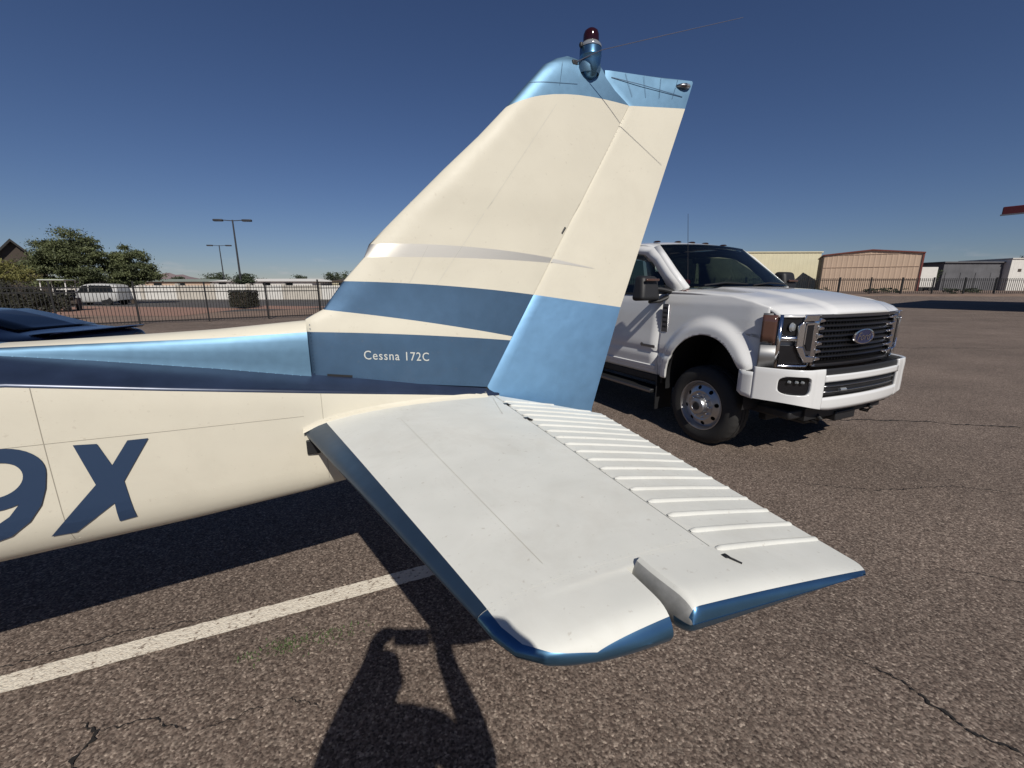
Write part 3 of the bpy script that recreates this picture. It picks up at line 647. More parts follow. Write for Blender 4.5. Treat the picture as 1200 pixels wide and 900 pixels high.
# horizontal stabiliser, port and starboard
ZC = 1.010
def st_le(b_): return interp(b_, [(0.03, -0.897), (0.12, -0.873), (1.36, -0.536), (1.426, -0.520), (1.472, -0.498), (1.508, -0.455), (1.532, -0.377), (1.542, -0.28)])
def st_te(b_): return interp(b_, [(0.03, 0.56), (0.2, 0.515), (1.56, 0.34)])
def st_k(b_): return 1.0 if b_ < 1.49 else math.sqrt(max(0, 1 - ((b_ - 1.49) / 0.0525) ** 2.4))
def st_half(s, b_):
    c = st_te(b_) - st_le(min(b_, 1.40)); x = (s - st_le(b_)) / c
    return c * naca(x, 0.092) * st_k(b_)
BS = [0.045, 0.09, 0.14, 0.2, 0.35, 0.5, 0.65, 0.8, 0.95, 1.1, 1.25, 1.36, 1.379, 1.3796, 1.40, 1.426, 1.45, 1.472, 1.49, 1.504, 1.514, 1.522, 1.529, 1.535, 1.539, 1.5415, 1.5425]
XS = [0, 0.003, 0.012, 0.03, 0.055, 0.09, 0.14, 0.21, 0.30, 0.42, 0.55, 0.70, 0.85, 1.0]
HZ = -0.006
def horn_s(b_): return HZ if b_ < 1.407 else -0.228
def make_stab(sg, BSl, name, label, blue_cols, tip=False):
    b = MB(); T, Bt = [], []
    for b_ in BSl:
        s_l = st_le(b_); s_h = horn_s(b_); r1, r2 = [], []
        xb = interp(b_, [(0.1, 0.083), (0.6, 0.060), (1.2, 0.030), (1.45, 0.016), (1.55, 0.010)]) / (s_h - s_l)
        for k_, x in enumerate(XS):
            x = x * xb / XS[5] if k_ <= 5 else xb + (x - XS[5]) / (1 - XS[5]) * (1 - xb)
            s = lerp(s_l, s_h, x); t = st_half(s, b_) if x > 0 else 0
            r1.append((s, -sg * b_, ZC + t)); r2.append((s, -sg * b_, ZC - t))
        T.append(r1); Bt.append(r2)
    nb = len(BSl)
    b.grid(T, mif=lambda i, k: 1 if (k < blue_cols or BSl[i] >= 1.529) else 0)
    b.grid(Bt, mif=lambda i, k: 1 if (k < blue_cols or BSl[i] >= 1.503) else 0)
    b.grid([[T[i][-1], Bt[i][-1]] for i in range(nb)])
    for e in (0, -1): b.grid([T[e], Bt[e]], mi=1 if e and tip else 0)
    return b.build(name, ['offwhite', 'tip' if tip else 'edge'], PL if not name == 'tip_cap' else STB, angle=38)
Bmain = [x for x in BS if x < 1.3795]; Btip = [x for x in BS if 1.3795 < x < 1.407] + [1.4065, 1.4085] + [x for x in BS if x > 1.409]
for sg in (1, -1):
    STB = make_stab(sg, Bmain, 'stabiliser', None, 5)
    STB['label'] = 'off-white stabiliser with dark blue leading edge' + (' nearest the camera' if sg == 1 else ' beyond the fuselage')
    make_stab(sg, Btip, 'tip_cap', None, 5, True)
    # shallow pressed line at mid chord and root fairing lip
    bb = MB(); L = []
    for i in range(30):
        b_ = lerp(0.30, 1.33, i / 29); s = lerp(-0.50, -0.375, i / 29); z = ZC + st_half(s, b_) + 0.0008
        L.append([(s, -sg * b_, z), (s + 0.0016, -sg * b_, z)])
    bb.grid(L); bb.build('skin_seam', 'creamseam', STB, angle=0, weld=False)
    bb = MB(); L = []
    for i in range(12):
        b_ = lerp(0.10, 0.36, i / 11); s = lerp(0.0, -0.055, i / 11) - 0.02; z = ZC + st_half(s, b_) + 0.0005
        L.append([(s, -sg * b_, z), (s - 0.003, -sg * b_, z + 0.0028), (s - 0.007, -sg * b_, z)])
    bb.grid(L); bb.build('pressed_bead', 'offwhite', STB, angle=60, weld=False)
    # root fillet strip hugging the fuselage
    bb = MB(); L = []
    for i in range(26):
        s = lerp(-0.868, -0.04, i / 25); bw = W(s) ; z = ZC + st_half(s, max(bw, 0.05))
        if i == 0: z = ZC + 0.012
        L.append([(s, -sg * (fus_side(s, z + 0.018) + 0.0005), z + 0.017), (s, -sg * (bw + 0.004), z + 0.006), (s, -sg * (bw + 0.020), z + 0.0015), (s, -sg * (bw + 0.023), z - 0.003)])
    bb.grid(L); bb.build('root_fillet', 'cream', STB, angle=60)
    rv = []
    for (q0, q1, n_) in (((-0.035, 0.10), (-0.035, 1.37), 60), ((-0.52, 0.22), (-0.39, 1.34), 50), ((-0.50, 1.372), (-0.03, 1.372), 24), ((-0.50, 1.390), (-0.24, 1.390), 14), ((-0.64, 0.55), (-0.05, 0.55), 26), ((-0.56, 0.95), (-0.05, 0.95), 24)):
        for k in range(n_): s = lerp(q0[0], q1[0], k / (n_ - 1)); b_ = lerp(q0[1], q1[1], k / (n_ - 1)); rv.append(((s, -sg * b_, ZC + st_half(s, b_)), (0, 0, 1)))
    rivets(rv, STB, 'rivetwhite', 0.0019)
    # elevator, drooped about the hinge
    ELV_A = rad(5.6)
    def EP(s, b_, dz):
        x = s - HZ; return Vector((HZ + x * math.cos(ELV_A) + dz * math.sin(ELV_A), -sg * b_, ZC - x * math.sin(ELV_A) + dz * math.cos(ELV_A)))
    EI = [0.06, 0.16, 0.262]      # inboard cut-back for the rudder
    def el_te(b_): return st_te(b_) - 0.004 - (0.028 * ((b_ - 1.515) / 0.04) ** 2 if b_ > 1.515 else 0)
    def el_t(s, b_):
        c = st_te(b_) - st_le(min(b_, 1.40)); t = c * naca((s - st_le(min(b_, 1.40))) / c, 0.092)
        k = 1.0 if b_ < 1.50 else math.sqrt(max(0.0, 1 - ((b_ - 1.50) / (0.0545)) ** 2.4))
        return max(t, 0.0022) * k if b_ < 1.55 else 0.0
    b = MB(); T, Bt = [], []
    BE_ = [0.06, 0.11, 0.16, 0.21, 0.265, 0.4, 0.6, 0.8, 1.0, 1.2, 1.34, 1.407]
    XE = [0.012, 0.03, 0.08, 0.16, 0.27, 0.40, 0.55, 0.7, 0.85, 0.95, 1.0]
    for b_ in BE_:
        te = el_te(b_) if b_ >= 0.265 else lerp(0.02, el_te(0.265), (b_ - 0.06) / 0.205)
        T.append([EP(lerp(HZ, te, x), b_, el_t(lerp(HZ, te, x), b_) * (0.9 if x < 0.02 else 1)) for x in XE]); Bt.append([EP(lerp(HZ, te, x), b_, -el_t(lerp(HZ, te, x), b_) * (0.9 if x < 0.02 else 1)) for x in XE])
    b.grid(T); b.grid(Bt); b.grid([[T[i][-1], Bt[i][-1]] for i in range(len(BE_))]); b.grid([[T[i][0], Bt[i][0]] for i in range(len(BE_))])
    for e in (0, -1): b.grid([T[e], Bt[e]])
    ELV = b.build('elevator', ['offwhite', 'blue'], PL, angle=38)
    ELV['label'] = 'drooped elevator with pressed ribs' + (' nearest the camera' if sg == 1 else ' beyond the fuselage')
    # balance horn and tip of the elevator
    b = MB(); T, Bt = [], []
    BH = [1.4085, 1.42, 1.44, 1.455, 1.47, 1.50, 1.515, 1.527, 1.536, 1.543, 1.549, 1.553, 1.5545]
    XH = [0, 0.004, 0.012, 0.024, 0.04, 0.055, 0.08, 0.15, 0.23, 0.27, 0.36, 0.47, 0.6, 0.74, 0.87, 0.96, 1.0]
    for b_ in BH:
        f0 = -0.214 + 0.016 * (1 - math.cos(min(1, (b_ - 1.4085) / 0.14) * 1.57))
        te = el_te(b_)
        nz_ = lambda x: math.sqrt(max(0.06, 1 - (1 - min(1, x * (te - f0) / 0.018)) ** 2))
        T.append([EP(lerp(f0, te, x), b_, nz_(x) * el_t(lerp(f0, te, x), b_)) for x in XH]); Bt.append([EP(lerp(f0, te, x), b_, -nz_(x) * el_t(lerp(f0, te, x), b_)) for x in XH])
    b.grid(T, mif=lambda i, k: 1 if BH[i] >= 1.542 else (2 if k < 2 else 0)); b.grid(Bt, mif=lambda i, k: 1 if (BH[i] >= 1.514) else (2 if k < 2 else 0))
    b.grid([[T[i][-1], Bt[i][-1]] for i in range(len(BH))]); b.grid([[T[i][0], Bt[i][0]] for i in range(len(BH))], mi=2)
    b.grid([T[0], Bt[0]], mi=2); b.grid([T[-1], Bt[-1]], mi=1)
    b.build('balance_horn', ['offwhite', 'tip', 'web'], ELV, angle=38)
    # pressed ribs
    rib_b = [1.4195 - 0.0735 * k for k in range(18)]
    b0 = None
    for k, rb in enumerate(rib_b):
        for up in (1, -1):
            bb = MB(); L = []; w0 = 0.0092
            te = (el_te(rb) if rb > 0.265 else lerp(0.02, el_te(0.265), (rb - 0.06) / 0.205)) - 0.004
            s_start = HZ + 0.005
            for i in range(14):
                t = (0, .02, .045, .08, .12, .2, .3, .4, .5, .6, .7, .8, .9, 1.0)[i]; s = lerp(s_start, te, t); hgt = 0.0074 * min(1, 20 * t + 0.2) * (1 - 0.25 * t); ww = w0 * min(1, 20 * t + 0.45)
                L.append([EP(s, rb + ww * q_, up * (el_t(s, rb) + hgt * (1 - abs(q_) ** 2.6) - 0.0004)) for q_ in (-1, -0.82, -0.5, 0, 0.5, 0.82, 1)])
            bb.grid(L); bb.build('rib' if up == 1 else 'lower_rib', 'offwhite', ELV, angle=50, weld=False)
    # hinge brackets in the gap
    for hb in (0.215, 0.445, 1.447):
        kb_ = 0.65 if hb > 1 else 1.0; bb = MB(); bb.box(-0.013 * kb_, 0.010 * kb_, -0.012 * kb_, 0.012 * kb_, -0.02, 0.004 * kb_); bb.v = [(x, -sg * (hb + y), ZC + st_half(-0.01, hb) + z - 0.002) for x, y, z in bb.v]
        bb.build('hinge_bracket', 'black', ELV, bevel=0.003)
        bb = MB(); bb.tube([(0.0, -sg * (hb + 0.01), ZC + st_half(-0.01, hb) + 0.001), (0.012, -sg * (hb + 0.030), ZC + st_half(-0.01, hb) - 0.003)], 0.0045 if hb < 1 else 0.0022, 8)
        bb.build('hinge_pin', 'black', ELV)
# black box set inside the hinge gap to keep it dark
b = MB(); b.box(HZ - 0.004, HZ + 0.010, -1.40, 1.40, ZC - 0.018, ZC + 0.016); b.build('hinge_gap_dark', 'black', PL, angle=0)

# wing, gear, propeller: forward of the view, for completeness
def wing(sg):
    b = MB(); L1, L2 = [], []
    for b_, c, dz in ((0.0, 1.63, 0.0), (2.4, 1.63, 0.07), (4.2, 1.35, 0.13), (5.3, 1.12, 0.165), (5.45, 0.95, 0.17)):
        r1, r2 = [], []
        for x in (0, 0.01, 0.04, 0.1, 0.2, 0.35, 0.5, 0.7, 0.85, 1.0):
            s = -5.65 + (1.63 - c) * 0.3 + c * x; t = c * naca(x, 0.12) * (0.5 if b_ > 5.4 else 1)
            r1.append((s, -sg * b_, 2.10 + dz + t * 1.2)); r2.append((s, -sg * b_, 2.10 + dz - t * 0.6))
        L1.append(r1); L2.append(r2)
    b.grid(L1); b.grid(L2); b.grid([L1[-1], L2[-1]]); b.grid([[L1[i][-1], L2[i][-1]] for i in range(5)])
    w_ = b.build('wing', 'cream', PL, angle=40)
    b = MB(); b.tube([(-5.2, -sg * 0.52, 0.95), (-5.15, -sg * 2.5, 2.12)], 0.06, 12, flat=0.4); b.build('wing_strut', 'cream', PL)
    b = MB(); b.tube([(-4.6, -sg * 0.40, 0.62), (-4.6, -sg * 0.75, 0.50), (-4.6, -sg * 1.22, 0.22)], 0.028, 10); b.build('gear_leg', 'cream', PL)
    b = MB(); b.lathe([(0.08, -0.06), (0.15, -0.075), (0.19, -0.05), (0.205, 0.0), (0.19, 0.05), (0.15, 0.075), (0.08, 0.06)], 28, 0, (-4.6, -sg * 1.28, 0.206), 'Y'); b.build('wheel', 'rubber', PL)
    b = MB(); rws = [[(s, -sg * (fus_side(s, z) + 0.004), z) for z in (1.42, 1.6, 1.80)] for s in (-5.35, -4.9, -4.4, -4.1)]; b.grid(rws); b.build('side_window', 'darkglass', PL, angle=60)
wing(1); wing(-1)
b = MB(); b.tube([(-6.6, 0, 0.6), (-6.7, 0, 0.25)], 0.03, 10); b.build('gear_leg', 'dullmetal', PL)
b = MB(); b.lathe([(0.07, -0.05), (0.13, -0.06), (0.165, -0.04), (0.178, 0.0), (0.165, 0.04), (0.13, 0.06), (0.07, 0.05)], 28, 0, (-6.72, 0, 0.18), 'Y'); b.build('wheel', 'rubber', PL)
b = MB(); b.lathe([(0.001, -0.30), (0.05, -0.25), (0.11, -0.12), (0.135, 0.0), (0.13, 0.02)], 24, 0, (-7.52, 0, 1.02), 'X'); b.build('spinner', 'cream', PL)
for sg in (1, -1):
    b = MB(); b.add([(-7.60, 0.05, 1.02), (-7.55, -0.05, 1.02), (-7.57, -0.07, 1.02 + sg * 0.5), (-7.60, 0.07, 1.02 + sg * 0.5), (-7.59, -0.04, 1.02 + sg * 0.93), (-7.60, 0.05, 1.02 + sg * 0.93)], [(0, 1, 2, 3), (3, 2, 4, 5)])
    b.build('propeller_blade', 'black', PL, solid=0.015)
b = MB(); b.tube([(0.02, 0, 0.86), (0.04, 0, 0.80), (0.02, 0, 0.76)], 0.008, 8); b.build('tie_down_ring', 'dullmetal', PL)

# ------------------------------------------------------------------ PICKUP TRUCK (local x = forward, y = its left, origin under the front axle)
_a = 1.1218
TR = thing('pickup_truck', 'white heavy-duty crew-cab pickup truck with chrome grille parked behind the rudder', 'pickup truck',
           (1.876 + math.sin(_a) * 1.015, 4.212 + math.cos(_a) * 1.015, 0), -(_a - math.pi / 2) - math.pi / 2)
def xf(y):
    y = abs(y)
    return 0.875 - 0.050 * (y / 0.6) ** 2 if y <= 0.6 else 0.825 - 0.235 * (min(1.0, (y - 0.6) / 0.40)) ** 2.2
def fas(y, z, off=0.0):
    e = 0.004; d = Vector((xf(y + e) - xf(y - e), 2 * e)).normalized(); n = Vector((d.y, -d.x)); 
    if n.x < 0: n = -n
    return (xf(y) + n.x * off, y + n.y * off, z)
def ybody(x, z):
    y = interp(z, [(0.55, 0.945), (0.62, 0.965), (0.80, 0.985), (0.95, 0.988), (1.10, 0.975), (1.30, 0.962), (1.42, 0.950), (1.50, 0.925), (1.56, 0.885)])
    y -= 0.012 * math.exp(-((z - 0.86) / 0.025) ** 2)                 # swage line
    if x > 0.42: y -= 0.05 * ((x - 0.42) / 0.24) ** 2
    return y
def flare(x, z, cx, cz, rx, rz, amt=0.062):
    d = math.hypot((x - cx) / rx, (z - cz) / rz) - 1.0
    if d < 0: return amt
    t = d / 0.33
    return amt * (1 - sm((t - 0.35) / 0.65)) if t < 1 else 0
FX, FZ, FRX, FRZ = 0.04, 0.56, 0.475, 0.565
def hsheet(fn, us, vs, holes=(), pw=2.0):
    """grid of fn(u, v) with elliptical holes, vertices snapped to the rim"""
    P = [[(u, v) for v in vs] for u in us]; dead = {}
    V = []; idx = {}
    for i, u in enumerate(us):
        for j, v in enumerate(vs): idx[i, j] = len(V); V.append([u, v])
    inside = [None] * len(V)
    for k, (u, v) in enumerate(V):
        for h in holes:
            if (abs((u - h[0]) / h[2]) ** pw + abs((v - h[1]) / h[3]) ** pw) < 1: inside[k] = h
    F = []
    for i in range(len(us) - 1):
        for j in range(len(vs) - 1):
            q = (idx[i, j], idx[i + 1, j], idx[i + 1, j + 1], idx[i, j + 1])
            if all(inside[k] for k in q): continue
            F.append(q)
    for k, h in enumerate(inside):
        if h:
            d = (abs((V[k][0] - h[0]) / h[2]) ** pw + abs((V[k][1] - h[1]) / h[3]) ** pw) ** (1 / pw); d = max(d, 1e-3)
            V[k] = [h[0] + (V[k][0] - h[0]) / d, h[1] + (V[k][1] - h[1]) / d]
    return [fn(u, v) for u, v in V], F
def ar(a, b_, n): return [lerp(a, b_, i / n) for i in range(n + 1)]
def hood_edge_z(x): return interp(x, [(-0.62, 1.540), (-0.2, 1.535), (0.2, 1.512), (0.45, 1.465), (0.60, 1.42), (0.70, 1.385)])
PW = 'truckwhite'
for sg, who in ((-1, 'near'), (1, 'far')):
    # front fender with its wide flare
    def fn(x, t):
        zt = hood_edge_z(x) - 0.004; z = lerp(0.60, zt, t); 
        y = ybody(x, z) + flare(x, z, FX, FZ, FRX, FRZ)
        if t > 0.97: y = min(y, 0.925)
        return (x, sg * y, z)
    us = ar(-0.598, 0.60, 60); 
    zs = ar(0, 1, 46)
    V, F = [], []
    vv = {}
    def fz(x, z):
        y = ybody(x, z) + flare(x, z, FX, FZ, FRX, FRZ); return (x, sg * y, z)
    V, F = hsheet(lambda x, z: (x, z), us, ar(0.60, 1.515, 46), [(FX, FZ, FRX, FRZ)])
    # remove the part under the opening on both legs that hangs below the arch
    V2 = []
    for (x, z) in V:
        zt = hood_edge_z(x) - 0.004
        z = 0.60 + (z - 0.60) * (zt - 0.60) / (1.515 - 0.60) if z > 1.18 else z
        if z > 1.18: z = lerp(1.18, zt, min(1, (z - 1.18) / max(1e-3, (0.60 + (1.515 - 0.60) * 1 - 1.18)) * 1.0)) if False else min(z, zt)
        if x > 0.40: z = max(z, 0.86 + 0 * x)
        V2.append(fz(x, z))
    b = MB(); b.add(V2, F); fe = b.build('front_fender', PW, TR, angle=30, solid=0.025)
    # arch liner
    b = MB(); L = []
    for k in range(25):
        a = rad(-8 + 196 * k / 24); x = FX + (FRX - 0.004) * math.cos(a); z = FZ + (FRZ - 0.004) * math.sin(a)
        L.append([(x, sg * 1.005, z), (x, sg * 0.40, z)])
    b.grid(L); b.build('wheel_arch_liner', 'black', TR, angle=60)
    # vent badge on the fender
    b = MB(); zb0, zb1 = 1.10, 1.40; xv = -0.54
    b.box(xv - 0.045, xv + 0.045, sg * (ybody(xv, 1.25) + 0.002), sg * (ybody(xv, 1.25) + 0.016), zb0, zb1); o = b.build('fender_vent', 'darkchrome', TR, bevel=0.012)
    for k in range(5):
        q = MB(); z0 = zb0 + 0.045 + k * 0.050; q.box(xv - 0.030, xv + 0.030, sg * (ybody(xv, 1.25) + 0.012), sg * (ybody(xv, 1.25) + 0.020), z0, z0 + 0.024); q.build('vent_slot', 'black', o, bevel=0.004)
# hood: one pressed panel
def hood_pt(u, v):
    y = v * 0.925; ay = abs(v); x1 = xf(y) + 0.012; x = lerp(-0.60, x1, u)
    if u > 0.999: pass
    xx = lerp(-0.60, 0.89, u); z = interp(xx, [(-0.60, 1.588), (-0.2, 1.582), (0.2, 1.560), (0.45, 1.528), (0.62, 1.492), (0.74, 1.462), (0.82, 1.432), (0.86, 1.405), (0.885, 1.375), (0.89, 1.360)])
    z -= 0.030 * sm((ay - 0.42) / 0.10) * (0.4 + 0.6 * u)
    z -= 0.022 * sm((ay - 0.82) / 0.18) * (1 - 0.4 * u) + 0.02 * ay * ay
    if ay > 0.45 and u > 0.8: z += 0.012 * sm((ay - 0.45) / 0.1) * sm((u - 0.8) / 0.1)
    return (x, y, max(z, 1.352))
b = MB(); us = [0, 0.03, 0.08] + ar(0.12, 0.80, 22) + [0.84, 0.87, 0.90, 0.92, 0.94, 0.955, 0.97, 0.98, 0.99, 1.0]
b.grid([[hood_pt(u, v) for v in ar(-1, 1, 60)] for u in us]); b.build('hood', PW, TR, angle=50, solid=0.02)
# cowl and wipers
b = MB(); b.box(-0.80, -0.585, -0.84, 0.84, 1.48, 1.572); b.build('cowl', 'black', TR, bevel=0.01)
for y0, y1 in ((-0.70, 0.02), (0.08, 0.74)):
    b = MB(); b.tube([(-0.30, y0, 1.600), (-0.34, (y0 + y1) / 2, 1.625), (-0.33, y1, 1.612)], 0.008, 6); b.build('wiper', 'black', TR)

# cab: lower doors
def door(x0, x1, sg, name='door'):
    b = MB(); b.grid([[(x, sg * ybody(-1, z), z) for z in ar(0.60, 1.50, 30)] for x in ar(x0, x1, 8)])
    d = b.build(name, PW, TR, angle=30, solid=0.02)
    q = MB(); yh = ybody(-1, 1.28); q.tube([(x1 + 0.10, sg * (yh + 0.006), 1.30), (x1 + 0.13, sg * (yh + 0.035), 1.30), (x1 + 0.27, sg * (yh + 0.035), 1.30), (x1 + 0.30, sg * (yh + 0.006), 1.30)], 0.016, 8); q.build('door_handle', 'chrome', d)
    q = MB(); zz = 0.70; q.grid([[(x, sg * (ybody(-1, z) + o_), z) for z, o_ in ((0.655, 0.001), (0.662, 0.012), (0.70, 0.014), (0.708, 0.001))] for x in (x0 - 0.02, x1 + 0.02)]); q.build('door_moulding', PW, d, angle=30)
    q = MB(); q.grid([[(x, sg * (ybody(-1, 1.49) + o_), z) for z, o_ in ((1.485, 0.004), (1.492, 0.010), (1.503, 0.010), (1.508, 0.0))] for x in (x0 - 0.14, x1 + 0.02)]); q.build('belt_trim', 'black', d, angle=30)
    return d
for sg in (-1, 1):
    d = door(-0.610, -1.70, sg)
    q = MB(); yy = ybody(-1, 0.90) + 0.003
    q.lathe([(0.001, 0.0), (0.022, 0.0), (0.022, 0.006), (0.001, 0.007)], 20, 0, (-0.86, sg * yy, 0.925), 'Y'); q.build('side_badge', 'darkchrome', d)
    q = MB(); q.box(-0.84, -0.64, sg * yy, sg * (yy + 0.006), 0.905, 0.935); q.build('side_badge', 'darkchrome', d, bevel=0.004)
    door(-1.712, -2.72, sg)
    # pillars, roof rail
    def strip(pts_o, pts_i, name, m=PW, th=0.03):
        b = MB(); b.grid([[p, q] for p, q in zip(pts_o, pts_i)]); return b.build(name, m, TR, angle=40, solid=th)
    S = lambda x, y, z: (x, sg * y, z)
    # A pillar runs from the fender top to the roof, with roof rail
    strip([S(-0.40, 0.895, 1.565), S(-0.62, 0.870, 1.745), S(-0.84, 0.82, 1.925), S(-1.00, 0.775, 2.030), S(-1.26, 0.755, 2.068), S(-2.0, 0.745, 2.08), S(-2.78, 0.74, 2.06)],
          [S(-0.56, 0.895, 1.500), S(-0.74, 0.868, 1.68), S(-0.94, 0.826, 1.850), S(-1.12, 0.79, 1.950), S(-1.34, 0.780, 1.985), S(-2.0, 0.775, 1.995), S(-2.78, 0.765, 1.985)], 'roof_rail')
    strip([S(-0.40, 0.895, 1.565), S(-0.62, 0.870, 1.745), S(-0.84, 0.82, 1.925), S(-1.00, 0.775, 2.030)],
          [S(-0.375, 0.83, 1.585), S(-0.595, 0.80, 1.765), S(-0.81, 0.76, 1.945), S(-0.97, 0.715, 2.06)], 'windshield_pillar')
    strip([S(-0.42, 0.930, 1.47), S(-0.50, 0.925, 1.49), S(-0.60, 0.925, 1.495), S(-0.74, 0.925, 1.495)], [S(-0.36, 0.896, 1.545), S(-0.47, 0.896, 1.52), S(-0.56, 0.888, 1.56), S(-0.66, 0.885, 1.60)], 'mirror_sail_panel', 'black')
    strip([S(-1.66, 0.905, 1.50), S(-1.64, 0.772, 1.995)], [S(-1.76, 0.905, 1.50), S(-1.72, 0.772, 1.995)], 'centre_pillar', 'blackgloss')
    strip([S(-2.64, 0.91, 1.50), S(-2.60, 0.77, 1.99)], [S(-2.82, 0.91, 1.50), S(-2.80, 0.765, 1.99)], 'rear_pillar')
    for wa in ([S(-0.60, 0.915, 1.505), S(-1.66, 0.905, 1.505), S(-1.64, 0.776, 1.99), S(-1.14, 0.79, 1.945), S(-0.74, 0.868, 1.685)],
               [S(-1.76, 0.905, 1.505), S(-2.64, 0.908, 1.505), S(-2.60, 0.772, 1.992), S(-1.72, 0.774, 1.992)]):
        b = MB(); b.add(wa, [tuple(range(len(wa)))]); b.build('side_window', 'glass', TR, angle=0)
    # sill and running board
    b = MB(); b.box(-2.85, -0.55, sg * 0.80, sg * 0.945, 0.50, 0.60); b.build('sill', 'black', TR, bevel=0.02)
    b = MB(); b.box(-2.75, -0.62, sg * 0.82, sg * 1.03, 0.385, 0.435); rb = b.build('running_board', 'black', TR, bevel=0.012)
    b = MB(); b.box(-2.75, -0.62, sg * 1.028, sg * 1.040, 0.395, 0.425); b.build('step_trim', 'darkchrome', rb, bevel=0.004)
    b = MB(); b.box(-0.59, -0.575, sg * 0.74, sg * 0.99, 0.20, 0.60); b.build('mud_flap', 'black', TR, bevel=0.004)
    # towing mirror
    b = MB(); b.tube([S(-0.56, 0.90, 1.53), S(-0.60, 1.03, 1.555), S(-0.62, 1.14, 1.56)], [0.045, 0.045, 0.04], 10, flat=0.6)
    b.tube([S(-0.58, 0.90, 1.48), S(-0.60, 1.03, 1.43), S(-0.62, 1.14, 1.42)], [0.04, 0.035, 0.03], 10, flat=0.6)
    mr = b.build('mirror_arm', 'black', TR)
    b = MB(); b.hexa([S(-0.72, 1.05, 1.43), S(-0.54, 1.05, 1.44), S(-0.54, 1.32, 1.44), S(-0.70, 1.34, 1.43), S(-0.73, 1.05, 1.70), S(-0.59, 1.07, 1.69), S(-0.59, 1.28, 1.69), S(-0.71, 1.30, 1.70)])
    b.v = [(x_, y_, z_ + (0.07 if sg > 0 else 0)) for x_, y_, z_ in b.v]; mh = b.build('mirror_housing', 'black', mr, bevel=0.04, bseg=4)
    b = MB(); b.add([S(-0.728, 1.08, 1.47), S(-0.715, 1.30, 1.47), S(-0.722, 1.27, 1.67), S(-0.738, 1.08, 1.67)], [(0, 1, 2, 3)]); b.v = [(x_, y_, z_ + (0.07 if sg > 0 else 0)) for x_, y_, z_ in b.v]; b.build('mirror_glass', 'chrome', mr, angle=0)
    b = MB(); b.box(-0.560, -0.535, sg * 1.10, sg * 1.28, 1.64, 1.665); b.build('mirror_marker_lamp', 'amber', mr, bevel=0.006)
# roof
b = MB(); rows = []
for x in (-0.95, -0.98, -1.04, -1.10, -1.25, -1.6, -2.2, -2.6, -2.80, -2.84):
    zc = interp(x, [(-2.84, 2.06), (-2.6, 2.12), (-2.0, 2.15), (-1.4, 2.145), (-1.1, 2.112), (-1.02, 2.085), (-0.95, 2.064)])
    rows.append([(x - 0.05 * (abs(v)) ** 2 * (1 if x > -1.3 else -0.3), v * 0.76, zc - 0.045 * abs(v) ** 3.0) for v in ar(-1, 1, 24)])
b.grid(rows); b.build('roof', PW, TR, angle=40, solid=0.02)
for y in (-0.58, -0.24, 0, 0.24, 0.58):
    b = MB(); b.lathe([(0.001, 0.018), (0.02, 0.016), (0.032, 0.010), (0.038, 0.0)], 16, 0, (-1.16, y, 2.120 - 0.04 * abs(y) ** 2)); b.v = [(-1.16 + (x + 1.16) * 1.4, y + (yy - y) * 0.9, z) for x, yy, z in b.v]; b.build('roof_marker_lamp', 'smoke', TR)
b = MB(); b.tube([(-0.40, -0.80, 1.54), (-0.43, -0.80, 1.60), (-0.52, -0.79, 2.33)], [0.006, 0.004, 0.002], 6); b.build('radio_aerial', 'black', TR)
# windshield
def ws(u, v, off=0.0):
    y = lerp(0.83, 0.715, u) * v; x = lerp(-0.375, -0.97, u) ; bow = (1 - v * v)
    return (x + 0.13 * bow * (1 - 0.25 * u) * 0.6 + off, y, lerp(1.585, 2.06, u) + 0.02 * bow * u + off)
b = MB(); b.grid([[ws(u, v) for v in ar(-1, 1, 20)] for u in ar(0.0, 1, 8)]); b.build('windshield', 'glass', TR, angle=60)
b = MB(); b.grid([[ws(u, v, -0.004) for v in ar(-1, 1, 20)] for u in (0.93, 1.0)]); b.build('windshield_frit', 'blackgloss', TR, angle=60)
b = MB(); b.grid([[ws(u, v, -0.004) for v in ar(-1, 1, 20)] for u in (0.0, 0.07)]); b.build('windshield_frit', 'blackgloss', TR, angle=60)
# rear cab wall, interior
b = MB(); b.box(-2.87, -2.81, -0.88, 0.88, 0.60, 1.55); b.build('cab_back', PW, TR, bevel=0.02)
b = MB(); b.add([(-2.80, -0.80, 1.55), (-2.80, 0.80, 1.55), (-2.80, 0.70, 2.0), (-2.80, -0.70, 2.0)], [(0, 1, 2, 3)]); b.build('rear_window', 'glass', TR, angle=0)
b = MB(); b.box(-2.8, -0.62, -0.86, 0.86, 0.56, 0.62); b.build('cab_floor', 'interior', TR)
b = MB(); b.box(-1.05, -0.66, -0.84, 0.84, 1.00, 1.50); ds = b.build('dashboard', 'interior', TR, bevel=0.05)
b = MB(); b.lathe([(0.17, -0.014), (0.19, 0.0), (0.17, 0.014), (0.155, 0.0), (0.17, -0.014)], 24, 0, (0, 0, 0), 'X'); R_ = Matrix.Rotation(rad(-22), 3, 'Y'); b.v = [tuple(R_ @ Vector(p) + Vector((-1.12, 0.42, 1.42))) for p in b.v]; b.build('steering_wheel', 'black', ds)
